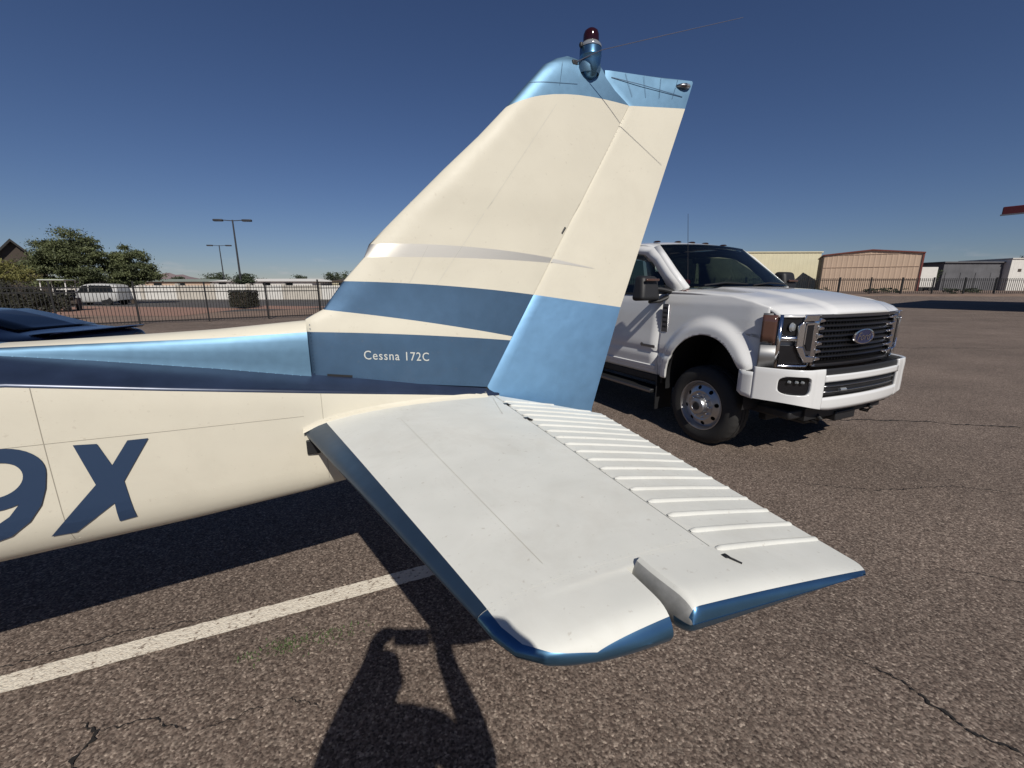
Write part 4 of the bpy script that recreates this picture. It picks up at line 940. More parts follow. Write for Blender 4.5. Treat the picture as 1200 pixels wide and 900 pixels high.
for y in (-0.42, 0.42):
    b = MB(); b.box(-1.95, -1.42, y - 0.26, y + 0.26, 0.80, 1.0); st = b.build('seat', 'seat', TR, bevel=0.05)
    b = MB(); b.hexa([(-2.0, y - 0.25, 0.95), (-1.82, y - 0.25, 0.95), (-1.82, y + 0.25, 0.95), (-2.0, y + 0.25, 0.95), (-2.12, y - 0.22, 1.55), (-2.0, y - 0.22, 1.55), (-2.0, y + 0.22, 1.55), (-2.12, y + 0.22, 1.55)]); b.build('seat_back', 'seat', st, bevel=0.05)
    b = MB(); b.box(-2.12, -2.02, y - 0.13, y + 0.13, 1.60, 1.80); b.build('headrest', 'seat', st, bevel=0.04)
b = MB(); b.box(-2.75, -2.55, -0.8, 0.8, 0.8, 1.60); b.build('rear_bench', 'seat', TR, bevel=0.06)
b = MB(); b.box(-1.0, -0.96, -0.14, 0.14, 1.86, 1.93); b.build('inner_mirror', 'black', TR, bevel=0.015)
b = MB(); b.box(-0.62, -0.57, -0.74, -0.60, 1.575, 1.66); b.build('dashboard_tag', 'redsign', TR, bevel=0.02)
# grille
GZ0, GZ1, GY = 0.955, 1.335, 0.60
b = MB(); b.grid([[fas(y, z, -0.05) for z in (0.86, 1.36)] for y in ar(-0.66, 0.66, 20)]); gp = b.build('grille', 'black', TR, angle=60, solid=0.01)
gp['label'] = 'wide dark chrome grille'
for k in range(8):
    z0 = lerp(GZ0 + 0.02, GZ1 - 0.045, k / 7); b = MB()
    b.grid([[fas(y, z0, -0.035), fas(y, z0 + 0.002, -0.012), fas(y, z0 + 0.012, -0.002), fas(y, z0 + 0.022, -0.012), fas(y, z0 + 0.024, -0.035)] for y in ar(-GY, GY, 20)]); b.build('grille_bar', 'darkchrome', gp, angle=50)
for y in ar(-0.54, 0.54, 26):
    b = MB(); b.box(xf(y) - 0.045, xf(y) - 0.03, y - 0.004, y + 0.004, GZ0, GZ1); b.build('grille_upright', 'black', gp, angle=0)
b = MB(); b.grid([[fas(y, 1.325, 0.004), fas(y, 1.332, 0.012), fas(y, 1.356, 0.012), fas(y, 1.362, -0.01)] for y in ar(-0.66, 0.66, 24)]); b.build('grille_top_trim', 'darkchrome', gp, angle=40, solid=0.01)
b = MB(); b.grid([[fas(y, 0.945, -0.02), fas(y, 0.93, 0.004), fas(y, 0.905, 0.004), fas(y, 0.895, -0.02)] for y in ar(-0.62, 0.62, 24)]); b.build('grille_bottom_trim', 'darkchrome', gp, angle=40, solid=0.01)
for sg in (-1, 1):        # chrome uprights with teeth
    b = MB(); b.grid([[fas(y, z, o_) for (y, o_) in ((sg * 0.60, -0.02), (sg * 0.605, 0.010), (sg * 0.665, 0.012), (sg * 0.68, -0.01))] for z in ar(0.925, 1.345, 6)]); b.build('grille_post', 'chrome', gp, angle=40, solid=0.006)
    for k in range(6):
        z0 = 0.965 + k * 0.066; b = MB(); x_ = xf(0.57)
        b.hexa([(x_ - 0.02, sg * 0.52, z0), (x_ + 0.015, sg * 0.54, z0), (x_ + 0.018, sg * 0.61, z0 - 0.004), (x_ - 0.02, sg * 0.61, z0 - 0.004), (x_ - 0.02, sg * 0.52, z0 + 0.018), (x_ + 0.015, sg * 0.54, z0 + 0.018), (x_ + 0.018, sg * 0.61, z0 + 0.034), (x_ - 0.02, sg * 0.61, z0 + 0.034)])
        b.build('grille_tooth', 'chrome', gp, bevel=0.004)
# oval badge with its lettering
b = MB(); yy0, zz0 = 0.0, 1.150
V = []; n_ = 40
for rr_, o_ in ((1.0, 0.012), (1.0, 0.022), (0.88, 0.024), (0.86, 0.018)):
    for k in range(n_): t = 2 * math.pi * k / n_; V.append(fas(0.165 * rr_ * math.cos(t), zz0 + 0.068 * rr_ * math.sin(t), o_))
F = [(i * n_ + k, i * n_ + (k + 1) % n_, (i + 1) * n_ + (k + 1) % n_, (i + 1) * n_ + k) for i in range(3) for k in range(n_)]
b.add(V, F); b.build('badge_rim', 'chrome', gp, angle=40)
b = MB(); V = [fas(0.165 * 0.90 * math.cos(2 * math.pi * k / n_), zz0 + 0.068 * 0.90 * math.sin(2 * math.pi * k / n_), 0.019) for k in range(n_)]; b.add(V, [tuple(range(n_))]); b.build('badge', 'fordblue', gp, angle=0)
me = text_mesh('Ford', 1.0, 0.35, 1.0); xs_ = [v.co.x for v in me.vertices]; ys_ = [v.co.y for v in me.vertices]
for v in me.vertices:
    u_ = (v.co.x - min(xs_) if False else v.co.x) ; 
xa, xb, ya, yb = min(xs_), max(xs_), min(ys_), max(ys_)
for v in me.vertices: v.co = fas(lerp(-0.108, 0.108, (v.co.x - xa) / (xb - xa)), lerp(zz0 - 0.034, zz0 + 0.036, (v.co.y - ya) / (yb - ya)), 0.0215)
letters(me, 'chrome', gp)
# headlights
def patch(pts, off, name, m, par, sol=0.01, bev=0.0, n=6):
    """pts: (y, z) outline on the fascia surface"""
    b = MB(); b.prism(pts, lambda y, z: fas(y, z, off - sol), lambda y, z: fas(y, z, off)); return b.build(name, m, par, bevel=bev, angle=30)
def strip_on(ys_, z0, z1, off, name, m, par, sol=0.02, n=10, bev=0.0):
    b = MB(); b.grid([[fas(y, z, off) for z in (z0, z1)] for y in ar(ys_[0], ys_[1], n)]); return b.build(name, m, par, solid=sol, angle=40, bevel=bev)
for sg in (-1, 1):
    Y = lambda *p: [(sg * y, z) for y, z in p]
    b = MB(); b.grid([[fas(sg * y, z, -0.03) for z in ar(0.90, 1.365, 4)] for y in ar(0.64, 0.995, 10)]); hl = b.build('headlight', 'dullmetal', TR, angle=60, solid=0.01)
    # outer amber column wrapping the corner
    b = MB(); b.grid([[fas(sg * y, z, 0.008) for z in ar(1.12 if y > 0.95 else 1.10, 1.352, 4)] for y in ar(0.925, 1.0, 5)]); b.build('side_marker', 'amber', hl, solid=0.012, angle=40)
    strip_on((sg * 0.91, sg * 1.0), 0.905, 1.095, 0.006, 'marker_bezel', 'dullmetal', hl)
    # silver frame
    for z0, z1 in ((1.335, 1.356), (1.135, 1.175), (0.905, 0.930)): strip_on((sg * 0.67, sg * 0.915), z0, z1, 0.008, 'headlight_frame', 'chrome', hl)
    for y0, y1 in ((0.895, 0.915),): strip_on((sg * y0, sg * y1), 0.905, 1.356, 0.009, 'headlight_frame', 'chrome', hl, n=2)
    patch(Y((0.79, 1.185), (0.892, 1.185), (0.892, 1.325), (0.77, 1.325)), 0.0, 'main_lamp', 'blackgloss', hl)
    patch(Y((0.72, 0.94), (0.892, 0.94), (0.892, 1.095), (0.81, 1.095), (0.72, 0.985)), 0.0, 'lower_lamp', 'blackgloss', hl)
    b = MB(); b.lathe([(0.001, 0.02), (0.03, 0.014), (0.040, 0.0)], 20, 0, fas(sg * 0.835, 1.252, -0.004), 'X'); b.build('projector_lens', 'lens', hl)
    # big chrome C clasp with a second square lamp
    qq = lambda y: 0.64 + (y - 0.64) * 0.76
    for pts in (((0.64, 1.36), (0.80, 1.36), (0.815, 1.30), (0.64, 1.305)), ((0.815, 1.30), (0.855, 1.27), (0.855, 1.09), (0.79, 1.09), (0.79, 1.29)), ((0.855, 1.09), (0.76, 0.95), (0.64, 0.95), (0.64, 1.00), (0.745, 1.01), (0.79, 1.09))):
        patch(Y(*[(qq(a_), b_) for a_, b_ in pts]), 0.028, 'clasp_trim', 'chrome', hl, sol=0.03, bev=0.006)
    patch(Y(*[(qq(a_), b_) for a_, b_ in ((0.668, 1.01), (0.74, 1.02), (0.785, 1.10), (0.785, 1.295), (0.668, 1.30))]), 0.012, 'lamp_surround', 'darkchrome', hl, sol=0.02, bev=0.004)
    patch(Y(*[(qq(a_), b_) for a_, b_ in ((0.685, 1.05), (0.735, 1.055), (0.765, 1.11), (0.765, 1.27), (0.685, 1.275))]), 0.018, 'inner_lamp', 'blackgloss', hl, sol=0.012, bev=0.004)
    patch(Y(*[(qq(a_), b_) for a_, b_ in ((0.672, 1.275), (0.78, 1.27), (0.78, 1.285), (0.672, 1.292))]), 0.026, 'lamp_light_bar', 'chrome', hl)
    patch(Y(*[(qq(a_), b_) for a_, b_ in ((0.775, 1.11), (0.787, 1.11), (0.787, 1.27), (0.775, 1.27))]), 0.026, 'lamp_light_bar', 'chrome', hl)
# bumper: white shell with opening, built from strips along the front curve
def xb_(y): y = abs(y); return (0.985 - 0.05 * (y / 0.7) ** 2 if y <= 0.7 else 0.935 - 0.36 * ((y - 0.7) / 0.33) ** 2.3)
def bfas(y, z, off=0.0):
    e = 0.004; d = Vector((xb_(y + e) - xb_(y - e), 2 * e)).normalized(); n = Vector((d.y, -d.x))
    if n.x < 0: n = -n
    zz_ = (z - 0.72) / 0.24; roll = -0.03 * max(0, abs(zz_) - 0.55) ** 2 * 4
    return (xb_(y) + n.x * (off + roll), y + n.y * (off + roll), z)
def band(y0, y1, z0, z1, name='bumper_panel', m=PW, off=0.0, sol=0.03, par=None, ny=14, nz=4, bev=0.0, zf=None):
    b = MB(); b.grid([[bfas(y, lerp(*(zf(y) if zf else (z0, z1)), t), off) for t in ar(0, 1, nz)] for y in ar(y0, y1, ny)])
    return b.build(name, m, par, angle=40, solid=sol, bevel=bev)
bz0 = lambda y: 0.535 + 0.085 * sm((abs(y) - 0.45) / 0.55)
BU = band(-0.66, 0.66, 0, 0, 'bumper', ny=24, par=TR, zf=lambda y: (bz0(y), 0.652)); BU['label'] = 'white steel front bumper'
band(-0.60, 0.60, 0.79, 0.848, par=BU, ny=24)
bbv = band(-0.62, 0.62, 0.845, 0.90, 'step_pad', 'black', -0.02, par=BU, ny=24)
bbv = band(-0.60, 0.60, 0.652, 0.79, 'lower_grille', 'black', -0.035, par=BU, ny=24)
for k in range(2): band(-0.58, 0.58, 0.69 + k * 0.05, 0.702 + k * 0.05, 'lower_grille_bar', 'darkchrome', -0.02, 0.01, bbv, 16, 1)
q = MB(); q.tube([bfas(-0.40, 0.715, 0.0), bfas(-0.33, 0.715, 0.004)], 0.014, 8); q.build('sensor', 'lens', BU)
for sg in (-1, 1):
    # side part with a hole for the fog lamp
    yc, zc_ = sg * 0.83, 0.76
    V, F = hsheet(lambda y, z: (y, z), ar(0.60, 1.02, 40), ar(0, 1, 24), ())
    VV = []
    hy, hz, hry, hrz = 0.845, 0.765, 0.095, 0.080
    V, F = hsheet(lambda y, z: (y, z), ar(0.60, 1.025, 48), ar(0.50, 0.915, 44), [(hy, hz, hry, hrz)], 4.0)
    for (y, z) in V:
        zb_ = bz0(y) if z < 0.62 else None
        if zb_ is not None: z = lerp(zb_, 0.62, (z - 0.50) / 0.12)
        if z > 0.87: z = min(z, 0.905)
        VV.append(bfas(sg * y, z))
    b = MB(); b.add(VV, F); b.build('bumper_end', PW, BU, angle=40, solid=0.03)
    # side wrap of the bumper back to the arch
    b = MB(); 
    b.grid([[(x, sg * (y_), z) for z in ar(zlo, 0.855, 6)] for x, y_, zlo in ((0.60, 1.018, 0.615), (0.575, 1.030, 0.62), (0.54, 1.036, 0.625), (0.50, 1.038, 0.63), (0.455, 1.036, 0.66))])
    b.build('bumper_side', PW, BU, angle=40, solid=0.02)
    b = MB(); b.prism([(sg * (hy + (hry + 0.03) * math.cos(t) ), hz + (hrz + 0.03) * math.sin(t)) for t in [2 * math.pi * k / 28 for k in range(28)]], lambda y, z: bfas(y, z, -0.05), lambda y, z: bfas(y, z, -0.03)); fo = b.build('fog_lamp', 'blackgloss', BU, angle=30)
    for dy in (-0.045, -0.005, 0.035):
        q = MB(); q.lathe([(0.001, 0.010), (0.009, 0.008), (0.013, 0.0), (0.013, -0.012)], 14, 0, bfas(sg * (hy - dy), hz + 0.030, -0.024), 'X'); q.build('fog_lens', 'lens', fo)
    # tow hook
    b = MB(); b.tube([(0.66, sg * 0.42, 0.49), (0.82, sg * 0.42, 0.46), (0.87, sg * 0.42, 0.42), (0.84, sg * 0.42, 0.385), (0.78, sg * 0.42, 0.385)], 0.018, 8); b.build('tow_hook', 'black', TR)
# chassis, axle
b = MB(); b.box(-5.3, 0.80, -0.48, -0.40, 0.46, 0.62); b.box(-5.3, 0.80, 0.40, 0.48, 0.46, 0.62); b.box(-0.9, 0.75, -0.4, 0.4, 0.50, 0.95); b.box(0.60, 0.84, -0.62, 0.62, 0.42, 0.53); b.build('chassis', 'black', TR, kind=None)
b = MB(); b.tube([(0, -0.75, 0.41), (0, 0.75, 0.41)], 0.055, 12); b.lathe([(0.001, -0.15), (0.09, -0.12), (0.15, -0.02), (0.15, 0.02), (0.09, 0.12), (0.001, 0.15)], 18, 0, (0, 0.2, 0.41), 'Y'); b.build('front_axle', 'black', TR)
b = MB(); b.box(0.20, 0.82, -0.80, 0.80, 0.44, 0.525); b.build('bumper_shade_box', 'black', TR, bevel=0.02)  # black box added to deepen the shade under the bumper
b = MB(); b.box(-0.9, 0.70, -0.34, 0.34, 0.30, 0.50); b.build('underbody_shade_fill', 'black', TR, bevel=0.03)  # black fill added so the underside of the truck stays in deep shade
b = MB(); b.box(0.42, 0.50, -0.62, 0.62, 0.33, 0.40); b.box(0.72, 0.86, -0.16, 0.16, 0.36, 0.45)
b.build('lower_crossmember', 'black', TR, bevel=0.01)
# wheels
def wheel(x, y, sg, steer=0.0, front=True):
    e = thing('front_wheel' if front else 'rear_wheel', None, None, (x, y, 0.403), steer); e.parent = TR
    b = MB(); R = 0.403
    prof = [(0.245, 0.000), (0.252, -0.004), (0.262, 0.006), (0.30, 0.016), (0.335, 0.014), (0.368, 0.002), (0.388, -0.014), (0.398, -0.028), (R, -0.045), (R, -0.085), (0.396, -0.088), (0.396, -0.098), (R, -0.101), (R, -0.130), (0.396, -0.133), (0.396, -0.143), (R, -0.146), (R, -0.185), (0.395, -0.205), (0.36, -0.226), (0.26, -0.225), (0.245, -0.215)]
    n_ = 96; V = []
    for i, (r_, h_) in enumerate(prof):
        for k in range(n_):
            t = 2 * math.pi * k / n_; r2 = r_ - (0.006 if 7 <= i <= 9 and (k % 3 == 0) else 0) - (0.006 if 15 <= i <= 18 and (k + 1) % 3 == 0 else 0)
            V.append((r2 * math.cos(t), sg * h_, r2 * math.sin(t)))
    F = [(i * n_ + k, i * n_ + (k + 1) % n_, (i + 1) * n_ + (k + 1) % n_, (i + 1) * n_ + k) for i in range(len(prof) - 1) for k in range(n_)]
    b.add(V, F); b.build('tyre', 'rubber', e, angle=30)
    # dished alloy rim with round hand holes (convex at the front)
    dish = (lambda r: interp(r, [(0.0, 0.035), (0.085, 0.030), (0.095, -0.002), (0.135, -0.006), (0.15, 0.0), (0.205, -0.025), (0.225, -0.045), (0.236, -0.020), (0.247, 0.006), (0.254, 0.006)])) if front else (lambda r: interp(r, [(0.0, -0.10), (0.10, -0.12), (0.14, -0.15), (0.205, -0.10), (0.225, -0.04), (0.247, 0.006), (0.254, 0.006)]))
    rs = [0.088, 0.096, 0.11, 0.125, 0.137, 0.15] + ar(0.156, 0.21, 9) + [0.216, 0.225, 0.236, 0.242, 0.247, 0.254]
    na = 120; V = []; holes = [(0.183 * math.cos(a), 0.183 * math.sin(a)) for a in [2 * math.pi * k / 8 + 0.2 for k in range(8)]]; flag = []
    for r_ in rs:
        for k in range(na):
            t = 2 * math.pi * k / na; px, pz = r_ * math.cos(t), r_ * math.sin(t); ins = False
            for hx, hz_ in holes:
                d = math.hypot(px - hx, pz - hz_)
                if d < 0.021: ins = True; px, pz = (hx + (px - hx) / max(d, 1e-4) * 0.021, hz_ + (pz - hz_) / max(d, 1e-4) * 0.021)
            flag.append(ins); V.append((px, sg * (dish(math.hypot(px, pz)) - 0.0), pz))
    F = []
    for i in range(len(rs) - 1):
        for k in range(na):
            q = (i * na + k, i * na + (k + 1) % na, (i + 1) * na + (k + 1) % na, (i + 1) * na + k)
            if all(flag[j] for j in q): continue
            F.append(q)
    b = MB(); b.add(V, F); b.build('rim', 'alloy', e, angle=35)
    b = MB(); b.lathe([(0.235, sg * -0.075), (0.001, sg * -0.075)], 32, 0, (0, 0, 0), 'Y'); b.build('rim_dark_backing', 'black', e, angle=0)  # flat black backing disc, stands in for the shade behind the rim holes
    b = MB(); b.lathe([(0.090, sg * -0.004), (0.090, sg * 0.045), (0.080, sg * 0.060), (0.050, sg * 0.066), (0.046, sg * 0.060), (0.001, sg * 0.060)] if front else [(0.10, sg * -0.12), (0.09, sg * 0.0), (0.001, sg * 0.005)], 32, 0, (0, 0, 0), 'Y'); b.build('hub_cap', 'alloy', e, angle=35)
    b = MB(); b.lathe([(0.040, sg * 0.0605), (0.036, sg * 0.0660), (0.001, sg * 0.067)], 24, 0, (0, 0, 0), 'Y'); b.build('hub_centre', 'black', e, angle=35)
    for k in range(10):
        a = 2 * math.pi * k / 10; b = MB(); b.lathe([(0.011, sg * -0.01), (0.011, sg * 0.014), (0.006, sg * 0.022), (0.001, sg * 0.023)], 8, 0, (0.116 * math.cos(a), 0, 0.116 * math.sin(a)), 'Y'); b.build('wheel_nut', 'chrome', e, angle=35)
    return e
wheel(0.03, -0.975, -1, rad(0)); wheel(0.03, 0.975, 1, rad(0))
for sg in (-1, 1):
    wheel(-4.45, sg * 1.10, sg, 0, False)
    b = MB(); b.lathe([(0.24, 0.0), (0.30, 0.02), (0.37, 0.01), (0.403, -0.04), (0.403, -0.18), (0.36, -0.22), (0.24, -0.2)], 48, 0, (-4.45, sg * 0.82, 0.403), 'Y'); b.build('rear_tyre', 'rubber', TR)
    # pickup bed side with rear arch
    V, F = hsheet(lambda x, z: (x, z), ar(-5.35, -2.90, 60), ar(0.62, 1.46, 30), [(-4.45, 0.55, 0.52, 0.50)])
    b = MB(); b.add([(x, sg * (interp(z, [(0.62, 0.96), (0.9, 0.985), (1.3, 0.965), (1.46, 0.95)]) + 0.19 * (1 - sm((math.hypot((x + 4.45) / 0.52, (z - 0.55) / 0.50) - 1.12) / 0.28))), z) for x, z in V], F); b.build('bed_side', PW, TR, angle=35, solid=0.03)
    b = MB(); b.box(-5.37, -5.33, sg * 0.80, sg * 0.97, 0.95, 1.40); b.build('tail_lamp', 'reddome', TR, bevel=0.01)
b = MB(); b.box(-5.36, -5.31, -0.80, 0.80, 0.80, 1.44); b.build('tailgate', PW, TR, bevel=0.02)
b = MB(); b.box(-5.3, -2.92, -0.93, 0.93, 0.85, 0.90); b.box(-2.95, -2.91, -0.93, 0.93, 0.85, 1.44); b.build('bed_floor', 'black', TR)
b = MB(); b.box(-5.62, -5.40, -0.95, 0.95, 0.50, 0.72); b.build('rear_bumper', 'chrome', TR, bevel=0.03)

# ------------------------------------------------------------------ BACKGROUND helpers
def foliage(name, m, parent, blobs, n, leaf, seed, gap=0.0):
    """many small leaf faces gathered into clumps that fill the crown's blobs (x, y, z, rx, ry, rz)"""
    r = np.random.RandomState(seed); V = []; tot = sum(b_[3] * b_[4] * b_[5] for b_ in blobs)
    pts = []
    for (x, y, z, rx, ry, rz) in blobs:
        k = max(4, int(26 * rx * ry * rz / tot * len(blobs) ** 0.5 + 5))
        nn_ = max(10, int(n * rx * ry * rz / tot))
        d = r.normal(size=(k, 3)); d /= np.linalg.norm(d, axis=1)[:, None]; rad_ = r.uniform(0.35, 0.95, (k, 1)) ; cc = np.array([x, y, z]) + d * rad_ * np.array([rx, ry, rz])
        i = r.randint(0, k, nn_); sz = r.uniform(0.55, 1.2, k)
        p = cc[i] + r.normal(size=(nn_, 3)) * (np.array([rx, ry, rz * 0.8]) * 0.20) * sz[i][:, None]
        pts.append(p)
    P_ = np.concatenate(pts); n = len(P_)
    a = r.normal(size=(n, 3)); a /= np.linalg.norm(a, axis=1)[:, None]; b2 = np.cross(a, r.normal(size=(n, 3))); b2 /= np.linalg.norm(b2, axis=1)[:, None]
    s = leaf * r.uniform(0.5, 1.4, (n, 1)); q = np.stack([P_ - a * s, P_ - b2 * s * 0.45, P_ + a * s, P_ + b2 * s * 0.45], 1).reshape(-1, 3)
    me = bpy.data.meshes.new(name); me.vertices.add(4 * n); me.vertices.foreach_set('co', q.ravel())
    me.loops.add(4 * n); me.loops.foreach_set('vertex_index', np.arange(4 * n)); me.polygons.add(n); me.polygons.foreach_set('loop_start', np.arange(0, 4 * n, 4)); me.polygons.foreach_set('loop_total', np.full(n, 4))
    me.update(calc_edges=True); me.materials.append(M[m]); o = bpy.data.objects.new(name, me); C.objects.link(o)
    if parent is not None: o.parent = parent
    return o
def tree(name, label, loc, h, r, n=5000, leaf=0.10, m='leaf1', seed=1, blobs=None, trunk=0.16, group=None, lean=0.0, low=0.30, forks=4):
    t = thing(name, label, 'tree', (*loc, 0), 0, group); rr = random.Random(seed)
    if blobs is None:
        blobs = [(rr.uniform(-.35, .35) * r, rr.uniform(-.35, .35) * r, h * rr.uniform(low + 0.18, 0.80), r * rr.uniform(.5, .75), r * rr.uniform(.5, .75), h * rr.uniform(.16, .24)) for _ in range(5)]
    b = MB(); f = (lean * 0.6, 0, h * low); b.tube([(0, 0, -0.05), (lean * 0.2, 0.02, h * low * 0.5), f], [trunk, trunk * 0.8, trunk * 0.7], 8); b.build('trunk', 'bark', t)
    for k, bl in enumerate(blobs[:forks]):
        b = MB(); mid = ((f[0] + bl[0]) / 2 + rr.uniform(-.1, .1) * r, (f[1] + bl[1]) / 2, (f[2] + bl[2]) / 2 - 0.05 * h)
        b.tube([f, mid, bl[:3], (bl[0] * 1.4, bl[1] * 1.4, bl[2] + bl[5] * 0.6)], [trunk * 0.62, trunk * 0.42, trunk * 0.25, trunk * 0.08], 6); b.build('limb', 'bark', t)
    foliage('crown', m, t, blobs, n, leaf, seed); return t
def fence(name, label, p0, p1, h, npan, group=None, pk=0.11, postw=0.06, spikes=True, z0=0.0, pw=0.018):
    a = Vector(p0); e = Vector(p1); L_ = (e - a).length; t = thing(name, label, 'fence', (a.x, a.y, z0), math.atan2(e.y - a.y, e.x - a.x), group)
    pp = None
    for i in range(npan + 1):
        b = MB(); x = L_ * i / npan; b.box(x - postw / 2, x + postw / 2, -postw / 2, postw / 2, 0, h + 0.10)
        b.box(x - postw * 0.62, x + postw * 0.62, -postw * 0.62, postw * 0.62, h + 0.10, h + 0.125); b.build('post', 'fence', t, bevel=0.004, angle=0)
    for z in (0.12, h - 0.30, h - 0.12):
        b = MB(); b.box(0, L_, -0.018, 0.018, z - 0.02, z + 0.02); b.build('rail', 'fence', t, angle=0)
    b = MB(); n = int(L_ / pk)
    for i in range(n): x = (i + 0.5) * pk; b.box(x - pw / 2, x + pw / 2, -pw / 2, pw / 2, 0.06, h)
    tag(b.build('picket', 'fence', t, angle=0, weld=False, recalc=False), kind='stuff'); return t

# iron fence beyond the parked aircraft, running away to the right
fence('iron_fence', 'black iron picket fence running behind the fuselage on the left', (-24.6, 10.3), (-9.9, 22.3), 1.62, 8)
fence('iron_fence', 'black iron picket fence seen between the tail fin and the pickup', (-9.9, 22.3), (16.0, 64.4), 1.75, 18, pk=0.14)
fence('iron_fence', 'distant tall iron fence in front of the hangars on the right', (16.0, 64.8), (104.0, 64.8), 2.25, 19, pk=0.30, postw=0.16, z0=0.33, pw=0.05)

# left background
tree('mesquite_tree', 'large bushy dark green tree left of the lamp posts', (-37.0, 37.0), 6.2, 4.6, 52000, 0.085, 'leaf1', 11, lean=1.6, low=0.22, trunk=0.22,
     blobs=[(-1.2, 0, 3.1, 2.2, 2.0, 1.1), (0.2, 0, 4.75, 2.2, 1.8, 1.15), (-0.6, 0, 4.2, 1.9, 1.7, 1.0), (1.4, 0.3, 3.7, 1.9, 1.7, 1.1), (-2.6, 0.1, 2.6, 1.5, 1.5, 0.8), (-0.2, 0.5, 3.3, 2.4, 2, 1.0), (0.9, -0.4, 2.4, 2.4, 1.6, 0.8), (-0.6, -0.6, 1.9, 2.6, 1.6, 0.7), (-2.2, 0.3, 3.6, 1.1, 1.1, 0.6)])
tree('mesquite_tree', 'rounded green tree right of the large bushy one', (-33.6, 38.5), 5.2, 2.9, 30000, 0.08, 'leaf1', 12, lean=-0.5, low=0.25, trunk=0.15,
     blobs=[(0.5, 0, 3.9, 1.4, 1.3, 0.95), (-0.5, 0, 3.2, 1.3, 1.3, 0.85), (1.4, 0, 3.0, 1.25, 1.2, 0.9), (0.6, 0, 2.4, 1.9, 1.4, 0.8), (-0.9, 0, 2.3, 1.3, 1.4, 0.8)])
tree('palo_verde_tree', 'olive yellow palo verde tree in front of the gabled house', (-38.5, 31.5), 4.3, 4.0, 22000, 0.07, 'leaf2', 13, low=0.2, trunk=0.14,
     blobs=[(-1.8, 0, 2.7, 2.4, 2, 1.0), (0.8, 0, 2.9, 1.9, 1.6, 0.95), (2.3, 0, 2.4, 1.6, 1.4, 0.8), (0, 0, 2.2, 2.8, 2, 0.7), (-3.4, 0, 2.9, 1.6, 1.5, 0.9)])
b = foliage('boxwood_hedge', 'hedge', None, [(-29 + i * 1.3, 19.3 + 0.1 * i, 0.85, 0.95, 0.75, 0.90) for i in range(7)], 20000, 0.06, 21)
tag(b, 'dark shaggy hedge row behind the iron fence at far left', 'hedge')
def cube_shrub(loc, w, h):
    t = thing('clipped_shrub', 'dark square-clipped shrub at the foot of the taller lamp post', 'shrub', (*loc, 0)); r = np.random.RandomState(5); n = 7000
    P_ = r.uniform(-1, 1, (n, 3)); ax = r.randint(0, 3, n); sg_ = np.sign(r.uniform(-1, 1, n)); P_[np.arange(n), ax] = sg_ * r.uniform(0.9, 1.0, n)
    P_ = P_ * np.array([w / 2, w / 2, h / 2]) + np.array([0, 0, h / 2 + 0.12]) + r.normal(size=(n, 3)) * 0.02
    bb = MB(); a = r.normal(size=(n, 3)); a /= np.linalg.norm(a, axis=1)[:, None]; b2 = np.cross(a, r.normal(size=(n, 3))); b2 /= np.linalg.norm(b2, axis=1)[:, None]; s = 0.045
    V = np.stack([P_ - a * s, P_ - b2 * s * .6, P_ + a * s, P_ + b2 * s * .6], 1).reshape(-1, 3); bb.add(V, [(4 * i, 4 * i + 1, 4 * i + 2, 4 * i + 3) for i in range(n)])
    bb.build('leaves', 'hedge', t, angle=0, weld=False, recalc=False)
    bb = MB(); bb.box(-w * .44, w * .44, -w * .44, w * .44, 0.2, h); bb.build('twig_core', 'bark', t, bevel=0.05); bb = MB(); bb.tube([(0, 0, 0), (0, 0, 0.3)], 0.06); bb.build('stem', 'bark', t)
cube_shrub((-19.1, 31.0), 1.35, 1.1)
tree('round_tree', 'small dark round tree behind the taller lamp post', (-32.0, 52.0), 3.1, 1.7, 5000, 0.09, 'leaf3', 15, low=0.3)

def lamp_post(label, loc, h, arm, rz):
    t = thing('lamp_post', label, 'lamp post', (*loc, 0), rz, 'twin-headed lamp posts by the road')
    b = MB(); b.lathe([(0.26, 0.0), (0.26, 0.55), (0.22, 0.6), (0.001, 0.6)], 16); b.build('footing', 'concrete', t)
    b = MB(); b.tube([(0, 0, 0.5), (0, 0, h)], [0.115, 0.075], 12); b.build('pole', 'pole', t)
    b = MB(); b.tube([(-arm, 0, h - 0.03), (0, 0, h - 0.10), (arm, 0, h - 0.03)], 0.045, 8); b.build('arm', 'pole', t)
    for sg in (-1, 1):
        b = MB(); x0, x1 = sorted((sg * arm, sg * (arm + 1.0))); b.box(x0, x1, -0.2, 0.2, h - 0.16, h + 0.06); hd = b.build('lamp_head', 'pole', t, bevel=0.05)
        q = MB(); q.box(x0 + 0.06, x1 - 0.06, -0.15, 0.15, h - 0.175, h - 0.158); q.build('lamp_lens', 'lens', hd)
    return t
lamp_post('taller twin-headed lamp post rising behind the square shrub', (-31.5, 51.0), 8.75, 1.05, rad(5))
lamp_post('smaller, farther twin-headed lamp post left of the taller one', (-54.4, 83.0), 8.8, 1.15, rad(5))

